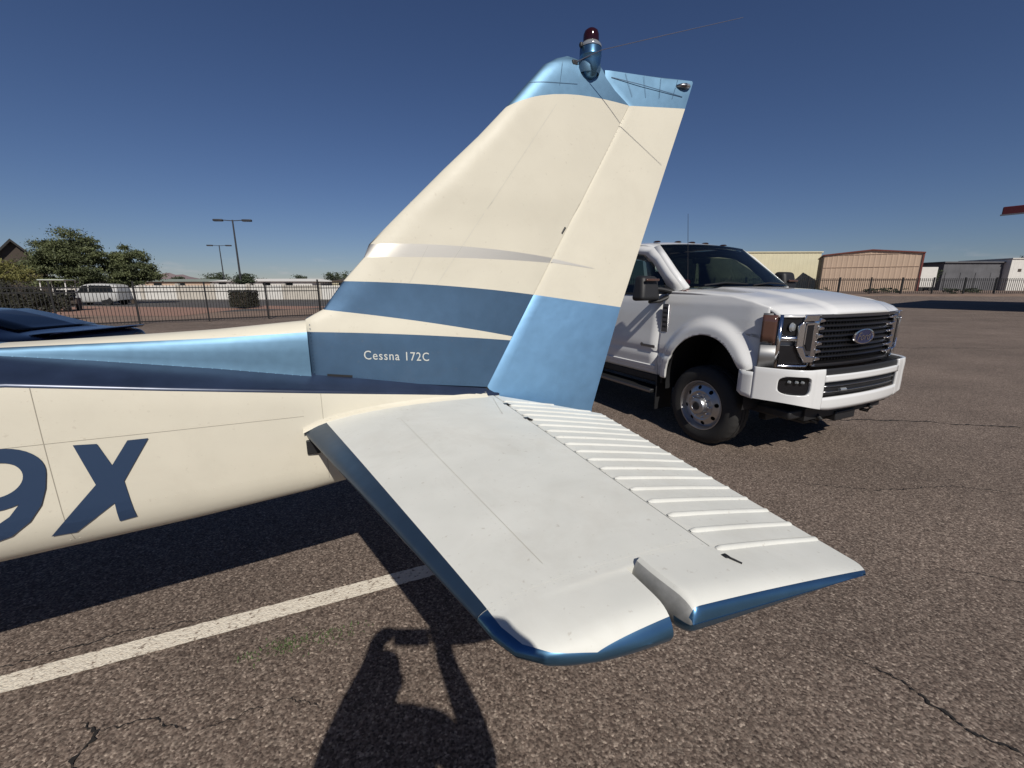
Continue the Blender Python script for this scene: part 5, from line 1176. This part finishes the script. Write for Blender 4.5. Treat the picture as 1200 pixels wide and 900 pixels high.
# gabled house at far left
def gable_house(name, label, loc, rz, L_, Wd, eave, ridge, wallm, roofm, ov=0.5, cat='house'):
    t = thing(name, label, cat, (*loc, 0), rz)
    b = MB(); b.box(0, L_, 0, Wd, 0, eave); b.add([(0, 0, eave), (0, Wd, eave), (0, Wd / 2, ridge - 0.1)], [(0, 1, 2)]); b.add([(L_, 0, eave), (L_, Wd, eave), (L_, Wd / 2, ridge - 0.1)], [(0, 1, 2)]); b.build('wall', wallm, t, angle=0)
    k = (ridge - eave) / (Wd / 2)
    for sg in (0, 1):
        y0 = -ov if sg == 0 else Wd + ov; z0 = eave - ov * k
        b = MB(); b.add([(-ov, y0, z0), (L_ + ov, y0, z0), (L_ + ov, Wd / 2, ridge), (-ov, Wd / 2, ridge)], [(0, 1, 2, 3)]); b.build('roof', roofm, t, angle=0, solid=0.12)
        for xe in (-ov - 0.02, L_ + ov - 0.02):
            b = MB(); b.hexa([(xe, y0, z0 - 0.25), (xe + 0.05, y0, z0 - 0.25), (xe + 0.05, Wd / 2, ridge - 0.25), (xe, Wd / 2, ridge - 0.25), (xe, y0, z0 + 0.03), (xe + 0.05, y0, z0 + 0.03), (xe + 0.05, Wd / 2, ridge + 0.03), (xe, Wd / 2, ridge + 0.03)]); b.build('fascia_board', 'darkwood', t, angle=0)
    return t
gh = gable_house('gabled_house', 'house with grey-green gabled roof and dark eaves at far left', (-51.3, 48.7), rad(140), 14.0, 4.4, 3.7, 6.3, 'darkside', 'roofgreen')
b = MB(); b.box(3, 5, -0.04, 0.03, 1.0, 2.2); w = b.build('window', 'darkglass', gh)

# golf cart behind the fence
def golf_cart(loc, rz):
    t = thing('golf_cart', 'golf cart with pale flat canopy parked behind the fence', 'golf cart', (*loc, 0), rz)
    b = MB(); b.box(-0.95, 0.85, -0.60, 0.60, 1.86, 1.93); b.build('canopy', 'cartroof', t, bevel=0.03)
    for x0, x1, y in ((0.80, 0.62, -0.55), (0.80, 0.62, 0.55), (-0.9, -0.85, -0.55), (-0.9, -0.85, 0.55)):
        b = MB(); b.tube([(x1, y, 1.87), (x1 + (x0 - x1) * 0.5 if x1 > 0 else x1, y, 1.3), (x0 + (0.25 if x1 > 0 else 0), y, 0.75)], 0.028, 8); b.build('canopy_post', 'whitewall', t)
    b = MB(); b.prism([(-1.15, 0.35), (-1.15, 0.8), (-0.4, 0.8), (-0.35, 0.40), (0.55, 0.38), (0.72, 0.85), (1.0, 0.80), (1.25, 0.55), (1.25, 0.32)], lambda x, z: (x, -0.58, z), lambda x, z: (x, 0.58, z)); b.build('cart_body', 'darkside', t, bevel=0.03)
    b = MB(); b.box(-0.65, -0.2, -0.5, 0.5, 0.78, 0.90); b.build('seat', 'seat', t, bevel=0.04)
    b = MB(); b.box(-0.78, -0.66, -0.5, 0.5, 0.88, 1.30); b.build('seat_back', 'seat', t, bevel=0.04)
    b = MB(); b.tube([(0.62, 0.25, 0.85), (0.42, 0.25, 1.12)], 0.02); b.lathe([(0.15, -0.012), (0.165, 0), (0.15, 0.012), (0.14, 0), (0.15, -0.012)], 16, 0, (0.42, 0.25, 1.12), 'X'); b.build('steering_wheel', 'black', t)
    for x in (-0.75, 0.95):
        for y in (-0.52, 0.52):
            b = MB(); b.lathe([(0.001, -0.10), (0.12, -0.10), (0.20, -0.09), (0.22, -0.05), (0.22, 0.05), (0.20, 0.09), (0.12, 0.10), (0.001, 0.10)], 20, 0, (x, y, 0.22), 'Y'); b.build('wheel', 'rubber', t)
golf_cart((-28.0, 27.0), rad(-62))

# generic car lofted from stations: (x, sill z, belt half width, belt z, roof half width, roof z)
def car(name, label, cat, loc, rz, st, paint, wheels, wr=0.33, windows=(), tail=None, roofpaint=None, lamps=True):
    t = thing(name, label, cat, (*loc, 0), rz); rows = []
    for (x, zs, wb, zb, wr_, zr) in st:
        rows.append([(x, -wb * 0.90, zs), (x, -wb * 0.985, zs + 0.10), (x, -wb, lerp(zs, zb, 0.5)), (x, -wb * 0.99, lerp(zs, zb, 0.8)), (x, -wb * 0.95, zb), (x, -lerp(wb * .95, wr_, 0.5) , lerp(zb, zr, 0.5)), (x, -wr_, zr - 0.035 * (1 if zr - zb > 0.1 else 0.3)), (x, -wr_ * 0.85, zr - 0.008), (x, -wr_ * 0.4, zr), (x, 0, zr)])
        rows[-1] += [(x, -y, z) for x_, y, z in rows[-1][-2::-1]]
    b = MB(); b.grid(rows); b.add(rows[0], [tuple(range(19))]); b.add(rows[-1], [tuple(range(19))]); bo = b.build('body', paint, t, angle=45)
    md = bo.modifiers.new('smooth', 'SUBSURF'); md.levels = 1; md.render_levels = 2
    for i, wp in enumerate(windows):
        for sg in (-1, 1):
            b = MB(); b.add([(x, sg * y, z) for x, y, z in wp], [tuple(range(len(wp)))]); b.build('side_window', 'darkglass', t, solid=0.01, angle=0)
    for x in wheels:
        for sg in (-1, 1):
            y = sg * (st[len(st) // 2][2] - 0.08)
            b = MB(); b.lathe([(wr * .6, -0.02), (wr * .62, sg * 0.03), (wr * .9, sg * 0.05), (wr, sg * 0.01), (wr, -sg * 0.15), (wr * .9, -sg * 0.18), (wr * .5, -sg * 0.18)], 32, 0, (x, y, wr), 'Y'); w_ = b.build('wheel', 'rubber', t)
            b = MB(); b.lathe([(wr * .63, sg * 0.035), (wr * .55, sg * 0.02), (wr * .3, sg * 0.015), (wr * .12, sg * 0.035), (0.001, sg * 0.035)], 24, 0, (x, y, wr), 'Y'); b.build('rim', 'alloy', w_)
            b = MB(); b.lathe([(wr * 1.12, -0.012), (wr * 1.12, 0.012), (0.001, 0.012)], 28, 0, (x, y - sg * 0.0 + sg * 0.035, wr), 'Y'); b.v = [(p, q_, max(z, 0.16)) for p, q_, z in b.v]; b.build('wheel_well', 'black', t, angle=0)
    return t
# low navy coupe behind the fuselage, tail to the right (local x = forward, points left)
cp = [(-2.02, 0.50, 0.70, 0.80, 0.60, 0.88), (-1.98, 0.34, 0.80, 0.84, 0.68, 0.955), (-1.80, 0.26, 0.87, 0.88, 0.66, 0.962), (-1.55, 0.22, 0.90, 0.90, 0.62, 0.975), (-1.25, 0.20, 0.915, 0.91, 0.58, 1.025),
      (-0.90, 0.18, 0.92, 0.91, 0.56, 1.115), (-0.55, 0.18, 0.915, 0.90, 0.55, 1.20), (-0.20, 0.18, 0.905, 0.89, 0.55, 1.255), (0.20, 0.18, 0.90, 0.88, 0.55, 1.275), (0.60, 0.18, 0.90, 0.88, 0.54, 1.24),
      (1.05, 0.18, 0.90, 0.89, 0.55, 1.06), (1.35, 0.20, 0.90, 0.87, 0.60, 0.93), (1.8, 0.22, 0.89, 0.80, 0.62, 0.86), (2.2, 0.26, 0.82, 0.70, 0.55, 0.74), (2.38, 0.34, 0.66, 0.58, 0.45, 0.62)]
cc_ = car('parked_coupe', 'dark navy fastback coupe parked beyond the fuselage at far left', 'car', (-7.98, 6.35), rad(176), cp, 'navycar', (-1.30, 1.32), 0.33,
    windows=[[(-0.62, 0.875, 0.945), (0.75, 0.885, 0.93), (0.35, 0.66, 1.19), (-0.10, 0.62, 1.215), (-0.48, 0.70, 1.125)]])
b = MB(); b.grid([[(x, y, z + 0.010) for y in (-w_, -w_ * .5, 0, w_ * .5, w_)] for x, z, w_ in [(lerp(-0.32, -1.40, t_), interp(lerp(-0.32, -1.40, t_), [(-1.40, 1.002), (-1.25, 1.03), (-1.0, 1.092), (-0.75, 1.152), (-0.5, 1.205), (-0.32, 1.236)]), 0.47 + 0.05 * t_) for t_ in ar(0, 1, 14)]]); b.build('rear_window', 'darkglass', cc_, angle=60, solid=0.006)
b = MB(); b.grid([[(x, y, z) for y in ar(-0.66, 0.66, 8)] for x, z in ((-1.72, 0.965), (-1.90, 0.985), (-2.03, 0.992), (-2.06, 0.985), (-2.02, 0.955))]); b.build('spoiler', 'navycar', cc_, angle=50, solid=0.012)
for sg in (-1, 1):
    b = MB(); b.tube([(-0.64, sg * 0.885, 0.955), (-0.50, sg * 0.72, 1.135), (-0.12, sg * 0.635, 1.228), (0.36, sg * 0.67, 1.203)], 0.010, 6); b.build('window_trim', 'chrome', cc_)
    b = MB(); b.box(-2.04, -1.97, sg * 0.38, sg * 0.68, 0.72, 0.82); b.build('tail_lamp', 'reddome', cc_, bevel=0.01)
b = MB(); b.prism([(-0.22, 0), (-0.06, 0), (-0.20, 0.055)], lambda x, z: (x - 0.1, -0.01, 1.255 + z), lambda x, z: (x - 0.1, 0.01, 1.255 + z)); b.build('fin_aerial', 'navycar', cc_)
# white estate parked under the trees
sv_ = [(-2.2, 0.45, 0.75, 0.95, 0.62, 1.25), (-2.1, 0.35, 0.86, 1.0, 0.66, 1.62), (-1.6, 0.28, 0.9, 1.02, 0.68, 1.70), (-0.5, 0.25, 0.92, 1.02, 0.68, 1.73), (0.3, 0.25, 0.92, 1.0, 0.66, 1.70), (0.75, 0.25, 0.92, 1.0, 0.64, 1.45), (1.05, 0.26, 0.91, 0.98, 0.68, 1.12), (1.8, 0.3, 0.88, 0.9, 0.7, 1.0), (2.25, 0.38, 0.75, 0.7, 0.6, 0.8)]
car('parked_suv', 'white SUV with dark windows parked under the bushy tree', 'SUV', (-33.9, 35.6), rad(184), sv_, 'whitepaint', (-1.35, 1.4), 0.36,
    windows=[[(-1.95, 0.87, 1.06), (-0.15, 0.9, 1.05), (-0.15, 0.79, 1.58), (-1.8, 0.78, 1.55)], [(-0.05, 0.9, 1.05), (0.72, 0.89, 1.04), (0.35, 0.80, 1.52), (-0.05, 0.80, 1.57)]])

# long perimeter wall and the low houses behind it
t = thing('block_wall', 'long pale stucco perimeter wall beyond the road on the left', 'wall', (-62, 49.5, 0), rad(0))
for i in range(17):
    b = MB(); x0 = i * 4.0; b.box(x0 + 0.42, x0 + 4.0 - 0.02, -0.09, 0.09, 0, 1.55 + (0.12 if i % 5 == 2 else 0)); b.build('wall_panel', 'whitewall' if i % 3 else 'stucco', t, angle=0)
    b = MB(); b.box(x0, x0 + 0.40, -0.16, 0.16, 0, 1.75); b.build('pier', 'stucco', t, bevel=0.02, angle=0)
def low_house(label, x, y, w, d, h, wallm, roofm, seed):
    t = thing('low_house', label, 'house', (x, y, 0), rad(random.Random(seed).uniform(-6, 6)), 'low houses beyond the wall')
    b = MB(); b.box(0, w, 0, d, 0, h); b.build('wall', wallm, t, angle=0)
    b = MB(); b.hexa([(-0.4, -0.4, h), (w + 0.4, -0.4, h), (w + 0.4, d + 0.4, h), (-0.4, d + 0.4, h), (1.2, d * 0.45, h + 0.5), (w - 1.2, d * 0.45, h + 0.5), (w - 1.2, d * 0.55, h + 0.5), (1.2, d * 0.55, h + 0.5)]); b.build('roof', roofm, t, angle=0)
    for k in range(int(w // 4)):
        b = MB(); b.box(1.2 + k * 4, 2.6 + k * 4, -0.03, 0.05, 0.9, 2.0); b.build('window', 'darkglass', t, angle=0)
low_house('low pale house with white roof behind the wall, near the taller lamp post', -52, 76, 18, 9, 2.2, 'whitewall', 'whitewall', 1)
low_house('low tan house with grey-green roof behind the wall, left of the lamp posts', -71, 80, 15, 9, 2.2, 'tanbuild', 'roofgreen', 2)
low_house('low cream house with dark roof behind the wall, nearest the tail fin', -32, 78, 15, 9, 2.3, 'creambuild', 'darkside', 3)
low_house('low stucco house with green roof, leftmost behind the wall', -92, 80, 14, 9, 2.3, 'stucco', 'roofgreen', 4)
# row of far small trees above the wall
spots = [(-84, 96, 3.4, 2.2), (-77, 101, 3.0, 2.0), (-66, 99, 3.6, 2.3), (-60, 104, 2.9, 1.8), (-47, 98, 3.2, 2.2), (-41, 103, 3.9, 2.0), (-36, 97, 3.3, 2.1), (-30, 104, 4.6, 1.6), (-25, 99, 3.4, 2.4), (-19, 106, 3.2, 2.2), (-93, 99, 3.6, 2.3), (-13, 100, 3.4, 2.2)]
wh = ['far left end of the row', 'second from the left of the row', 'left of the farther lamp post', 'right of the farther lamp post', 'left of the taller lamp post', 'right of the taller lamp post', 'midway between lamp post and fin', 'tallest, close to the fin', 'beside the fin leading edge', 'behind the fin edge', 'behind the rounded green tree', 'hidden mostly by the fin']
for i, (x, y, h, r) in enumerate(spots):
    tree('far_tree', 'small far dark tree above the pale wall, ' + wh[i], (x, y), h * 1.35, r * 1.45, 2600, 0.16, 'leaf3', 40 + i, group='far trees above the wall', forks=2, low=0.25)
# mauve mountain and low hills
def hill(name, pts, y, depth):
    b = MB(); rows = []
    for k, f in ((0, 0.0), (1, 0.35), (2, 0.7), (3, 1.0), (4, 0.9), (5, 0.0)):
        rows.append([(x * (1 + 0.02 * k), y + depth * k / 5, (z * f + (mnoise.noise(Vector((x * 0.004, k * 1.7, 0))) * 0.12 * z if 0 < k < 5 else 0)) - (5 if k in (0, 5) else 0)) for x, z in pts])
    b.grid(rows); tag(b.build(name, 'rock', angle=60), kind='structure')
px = lambda p, Y: (p - 600) / 513 * Y
hill('mountain', [(px(p, 6000), z) for p, z in ((120, 10), (150, 60), (170, 110), (182, 160), (190, 172), (197, 150), (206, 158), (214, 120), (224, 95), (232, 30), (260, 8))], 6000, 900)
hill('hills', [(px(p, 7500), z) for p, z in ((-200, 20), (-60, 60), (60, 45), (250, 18), (420, 22), (560, 35), (700, 25), (860, 30), (1000, 22), (1150, 34), (1300, 40), (1500, 20))], 7500, 900)

# right background: hangars
def ribbed(x0, x1, z0, z1, ztop=None, y=0.0, pitch=0.9, dep=0.03):
    """vertical ribbed metal wall in the plane y, facing -y"""
    b = MB(); n = int((x1 - x0) / pitch); P = []
    for i in range(n):
        a = x0 + i * (x1 - x0) / n; w = (x1 - x0) / n; P += [(a, 0), (a + w * .62, 0), (a + w * .72, -dep), (a + w * .9, -dep)]
    P.append((x1, 0)); rows = [[(x, y + d, z0) for x, d in P], [(x, y + d, (ztop(x) if ztop else z1)) for x, d in P]]
    b.grid(rows); return b
hg = thing('tan_hangar', 'tan metal hangar with brown-red gable trim right of the pickup', 'hangar', (77.2, 110, 0), rad(-32))
zt_ = lambda x: 8.7 + 0.85 * (1 - abs(x - 9.2) / 9.2)
ribbed(0, 18.4, 0, 0, zt_, 0.0, 1.0).build('front_wall', 'tanbuild', hg, angle=0)
b = MB(); b.box(0.02, 18.38, 0.1, 20, 0, 8.6); b.build('side_walls', 'darkside', hg, angle=0)  # dark tone paints the shade on the side walls
for a, e in (((-0.25, 8.62), (9.2, 9.55)), ((9.2, 9.55), (18.65, 8.62))):
    b = MB(); b.hexa([(a[0], -0.35, a[1]), (e[0], -0.35, e[1]), (e[0], 20, e[1]), (a[0], 20, a[1]), (a[0], -0.35, a[1] + 0.25), (e[0], -0.35, e[1] + 0.25), (e[0], 20, e[1] + 0.25), (a[0], 20, a[1] + 0.25)]); b.build('roof_slope', 'browntrim', hg, angle=0)
b = MB(); b.box(18.3, 18.6, -0.2, 0.1, 0, 8.7); b.build('corner_trim', 'browntrim', hg, angle=0)
b = MB(); b.box(-0.15, 0.15, -0.2, 0.1, 0, 8.7); b.build('corner_trim', 'darkside', hg, angle=0)
for k in range(3):
    b = MB(); b.box(0.3, 18.1, -0.12, -0.06, 2.9 * (k + 1) - 0.05, 2.9 * (k + 1) + 0.03); b.build('girt_line', 'tanbuild', hg, angle=0)
cb = thing('cream_hangar', 'long cream ribbed metal building behind the pickup windshield', 'hangar', (55, 132, 0), rad(-2))
ribbed(0, 36, 0, 10.9, None, 0, 1.1).build('front_wall', 'creambuild', cb, angle=0)
b = MB(); b.box(0.02, 35.98, 0.1, 22, 0, 10.8); b.build('side_walls', 'creambuild', cb, angle=0)
b = MB(); b.box(-0.3, 36.3, -0.3, 22.3, 10.9, 11.2); b.build('roof', 'creambuild', cb, angle=0)
gb = thing('grey_hangar', 'dark slate-grey long hangar row at far right', 'hangar', (128, 131, 0), rad(0))
ribbed(0, 18.5, 0, 8.0, None, 0, 1.3).build('front_wall', 'greybuild', gb, angle=0)
b = MB(); b.box(0.02, 18.4, 0.1, 16, 0, 7.9); b.build('side_walls', 'greybuild', gb, angle=0)
b = MB(); b.box(-0.4, 18.6, -0.5, 16, 8.0, 8.35); b.build('roof', 'greybuild', gb, angle=0)
for k in range(4):
    b = MB(); b.box(0.8 + 4.5 * k, 4.4 + 4.5 * k, -0.12, -0.06, 0, 5.2); b.build('hangar_door', 'greybuild', gb, angle=0)
wb_ = thing('white_hangar', 'white metal building at the right edge beyond the fence', 'hangar', (145.5, 129, 0), rad(-3))
ribbed(0, 26, 0, 9.0, None, 0, 1.2).build('front_wall', 'whitewall', wb_, angle=0)
b = MB(); b.box(0.02, 25.9, 0.1, 16, 0, 8.9); b.build('side_walls', 'whitewall', wb_, angle=0)
b = MB(); b.box(-0.2, 26.2, -0.3, 16.2, 9.0, 9.25); b.build('roof', 'whitewall', wb_, angle=0)
b = MB(); b.box(2.2, 3.1, -0.1, 0.0, 5.4, 6.2); b.build('wall_vent', 'darkside', wb_, angle=0)
tk = thing('storage_trailer', 'small white box trailer between the tan and grey hangars', 'trailer', (110.5, 119, 0), rad(-6))
b = MB(); b.box(0, 4.0, 0, 2.6, 1.0, 6.3); b.build('trailer_box', 'whitewall', tk, bevel=0.08, angle=0)
for x in (0.8, 3.1):
    for y in (0.2, 2.4):
        b = MB(); b.lathe([(0.001, -0.15), (0.5, -0.15), (0.5, 0.15), (0.001, 0.15)], 20, 0, (x, y, 0.5), 'Y'); b.build('wheel', 'rubber', tk)
b = MB(); b.box(0.2, 3.8, 0.3, 2.3, 0.7, 1.0); b.build('trailer_frame', 'black', tk)
tree('far_tree', 'bare wispy far tree just right of the tan hangar', (112.5, 119.5 + 12), 11.6, 1.8, 500, 0.2, 'leaf3', 71, low=0.5, forks=4)
tree('far_tree', 'dark far tree peeking over the white hangar at the right edge', (176, 152), 11.5, 3.5, 2500, 0.25, 'leaf3', 72, low=0.4)
tree('far_tree', 'small far tree against the left end of the grey hangar', (121.5, 127), 6.6, 2.2, 1600, 0.2, 'leaf3', 73, low=0.2)
b = foliage('scrub_bushes', 'leaf3', None, [(30 + i * 4.1, 66.5 + (i % 3) * 2.2, 0.75, 1.3, 0.9, 0.45) for i in range(24)], 9000, 0.12, 77)
tag(b, 'low dark scrub growing along the distant fence', 'scrub', kind='stuff')

# red-edged shade canopy, mostly outside the frame on the right; its roof rises gently away from the apron
cn = thing('shade_canopy', 'tall shade canopy whose dark red roof edge enters at the right edge', 'canopy', (29.1, 27.0, 0), rad(-60))
b = MB(); sl = 0.116
b.hexa([(0, 0, 5.62), (26, 0, 5.62), (26, 22, 5.62 + 22 * sl), (0, 22, 5.62 + 22 * sl), (0, 0, 6.10), (26, 0, 6.10), (26, 22, 6.10 + 22 * sl), (0, 22, 6.10 + 22 * sl)]); b.build('roof_deck', 'red', cn, bevel=0.05)
b = MB(); b.hexa([(-0.03, -0.05, 5.60), (26.03, -0.05, 5.60), (26.03, -0.005, 5.60), (-0.03, -0.005, 5.60), (-0.03, -0.05, 5.68), (26.03, -0.05, 5.68), (26.03, -0.005, 5.68), (-0.03, -0.005, 5.68)]); b.build('drip_edge', 'dullmetal', cn)
for x in (5, 15, 25):
    for y in (4, 18):
        b = MB(); b.box(x - 0.12, x + 0.12, y - 0.12, y + 0.12, 0, 5.7 + y * sl); b.build('column', 'dullmetal', cn, angle=0)

# ------------------------------------------------------------------ the photographer and the phone (their shadow falls on the asphalt)
ph = thing('phone', 'dark phone held up in landscape at eye height in both hands', 'phone', (0.045, -0.012, 1.592), 0)
ph.rotation_euler = (rad(-13.06), 0, 0)
b = MB(); b.box(-0.083, 0.083, -0.004, 0.004, -0.041, 0.041); b.build('phone_body', 'phone', ph, bevel=0.003)
b = MB(); b.box(-0.078, 0.078, -0.0050, -0.0041, -0.037, 0.037); b.build('screen', 'blackgloss', ph, angle=0)
for x, z in ((-0.058, 0.024), (-0.040, 0.008)):
    b = MB(); b.lathe([(0.001, 0.0055), (0.007, 0.0055), (0.008, 0.004)], 16, 0, (x, 0, z), 'Y'); b.build('camera_ring', 'dullmetal', ph)
def person():
    root = thing('person', 'person in grey shirt and dark trousers holding a phone up with both hands', 'person', (0, 0, 0), 0)
    V, E_, R_, = [], [], []
    def j(p, r, par=None):
        V.append(p); R_.append(r if isinstance(r, tuple) else (r, r)); 
        if par is not None: E_.append((par, len(V) - 1))
        return len(V) - 1
    cx = 0.0
    pel = j((cx, -0.34, 0.96), (0.155, 0.115))
    wai = j((cx, -0.345, 1.10), (0.175, 0.110), pel); che = j((cx + 0.01, -0.33, 1.28), (0.205, 0.120), wai); ups = j((cx + 0.01, -0.290, 1.425), (0.14, 0.085), che)
    nek = j((cx - 0.015, -0.285, 1.49), 0.055, ups); jaw = j((cx - 0.015, -0.265, 1.555), 0.070, nek); hed = j((cx - 0.010, -0.275, 1.635), (0.082, 0.096), jaw); top = j((cx - 0.015, -0.280, 1.69), (0.062, 0.075), hed)
    for sg in (-1, 1):
        hip = j((cx + sg * 0.095, -0.34, 0.88), 0.092, pel); kn = j((cx + sg * 0.12, -0.32, 0.49), 0.060, hip); cal = j((cx + sg * 0.125, -0.345, 0.33), 0.056, kn); an = j((cx + sg * 0.13, -0.36, 0.09), 0.038, cal)
        hl = j((cx + sg * 0.132, -0.375, 0.045), 0.040, an); j((cx + sg * 0.15, -0.22, 0.035), (0.045, 0.032), an)
        ex = -0.235 if sg < 0 else 0.315
        sh = j((cx + sg * (0.165 if sg < 0 else 0.20), -0.275, 1.425), 0.072, ups); mid = j((cx + (ex + sg * 0.185) / 2, -0.24, 1.31), 0.058, sh); el = j((cx + ex, -0.17, 1.215), 0.050, mid)
        hx = -0.085 if sg < 0 else 0.172
        fo = j((lerp(cx + ex, hx, 0.30), -0.125, 1.34), 0.062, el); wr = j((hx + sg * 0.030, -0.062, 1.515), 0.044, fo)
        pa = j((hx + sg * 0.022, -0.048, 1.560), (0.050, 0.024), wr); kn_ = j((hx + sg * 0.016, -0.036, 1.596), (0.050, 0.022), pa)
        # five fingers: four curl round the end of the phone, the thumb rests on the screen side
        for k, (dz, ln) in enumerate(((-0.022, 0.030), (-0.004, 0.036), (0.014, 0.038), (0.030, 0.034))):
            z = 1.592 + dz; k1 = j((hx + sg * 0.020, -0.022, z), 0.0100, kn_); k2 = j((hx + sg * 0.006, -0.002, z + 0.003), 0.0095, k1); j((hx - sg * (ln + 0.012), 0.0025, z + 0.004), 0.0080, k2)
        t1 = j((hx + sg * 0.006, -0.048, 1.572), 0.012, pa); t2 = j((hx - sg * 0.010, -0.034, 1.585), 0.0100, t1); j((hx - sg * 0.045, -0.022, 1.592), 0.0095, t2)
    me = bpy.data.meshes.new('body'); me.from_pydata(V, E_, []); o = bpy.data.objects.new('body', me); C.objects.link(o)
    sk = o.modifiers.new('skin', 'SKIN'); sk.use_smooth_shade = True
    for i, r_ in enumerate(R_): me.skin_vertices[0].data[i].radius = r_
    me.skin_vertices[0].data[0].use_root = True
    su = o.modifiers.new('sub', 'SUBSURF'); su.levels = 1; su.render_levels = 1
    dg = bpy.context.evaluated_depsgraph_get(); m2 = bpy.data.meshes.new_from_object(o.evaluated_get(dg)); bpy.data.objects.remove(o)
    for m_ in ('skin', 'shirt', 'trousers', 'black'): m2.materials.append(M[m_])
    for p in m2.polygons:
        c = p.center; mi = 0
        if c.z < 0.075: mi = 3
        elif c.z < 1.0: mi = 2
        elif c.z < 1.455 and not (abs(c.x - 0.045) < 0.29 and c.y > -0.125): mi = 1
        p.material_index = mi; p.use_smooth = True
    bo = bpy.data.objects.new('body', m2); C.objects.link(bo); bo.parent = root
    hc = Vector((cx - 0.015, -0.277, 1.64))
    b = MB(); rows = []
    for i in range(9):
        a = rad(lerp(-5, 90, i / 8)); rows.append([(hc.x + 0.083 * math.cos(a) * math.cos(t), hc.y - 0.008 + 0.100 * math.cos(a) * math.sin(t) * (0.86 if math.sin(t) > 0 else 1), hc.z + 0.02 + 0.095 * math.sin(a) + (0.035 if math.sin(t) > 0.3 and i < 4 else 0) * (1 - i / 4)) for t in [2 * math.pi * k / 24 for k in range(24)]])
    b.grid(rows, closed=True); b.build('hair', 'hair', root, angle=80)
    b = MB(); b.hexa([(hc.x - 0.016, hc.y + 0.078, hc.z - 0.045), (hc.x + 0.016, hc.y + 0.078, hc.z - 0.045), (hc.x + 0.008, hc.y + 0.108, hc.z - 0.040), (hc.x - 0.008, hc.y + 0.108, hc.z - 0.040), (hc.x - 0.007, hc.y + 0.08, hc.z + 0.005), (hc.x + 0.007, hc.y + 0.08, hc.z + 0.005), (hc.x + 0.004, hc.y + 0.090, hc.z + 0.005), (hc.x - 0.004, hc.y + 0.090, hc.z + 0.005)]); b.build('nose', 'skin', root, bevel=0.006)
    for sg in (-1, 1):
        b = MB(); b.lathe([(0.001, 0.013), (0.009, 0.009), (0.013, 0.0), (0.009, -0.009), (0.001, -0.013)], 14, 0, (hc.x + sg * 0.030, hc.y + 0.075, hc.z + 0.004), 'Y'); b.build('eye', 'lens', root, angle=80)
        b = MB(); b.lathe([(0.001, 0.007), (0.022, 0.005), (0.030, 0.0), (0.022, -0.005), (0.001, -0.007)], 14, 0, (hc.x + sg * 0.083, hc.y - 0.005, hc.z - 0.010), 'X'); b.build('ear', 'skin', root, angle=80)
    b = MB(); b.tube([(hc.x - 0.024, hc.y + 0.074, hc.z - 0.070), (hc.x, hc.y + 0.082, hc.z - 0.072), (hc.x + 0.024, hc.y + 0.074, hc.z - 0.070)], [0.003, 0.006, 0.003], 8); b.build('mouth', 'reddome', root, angle=80)
person()
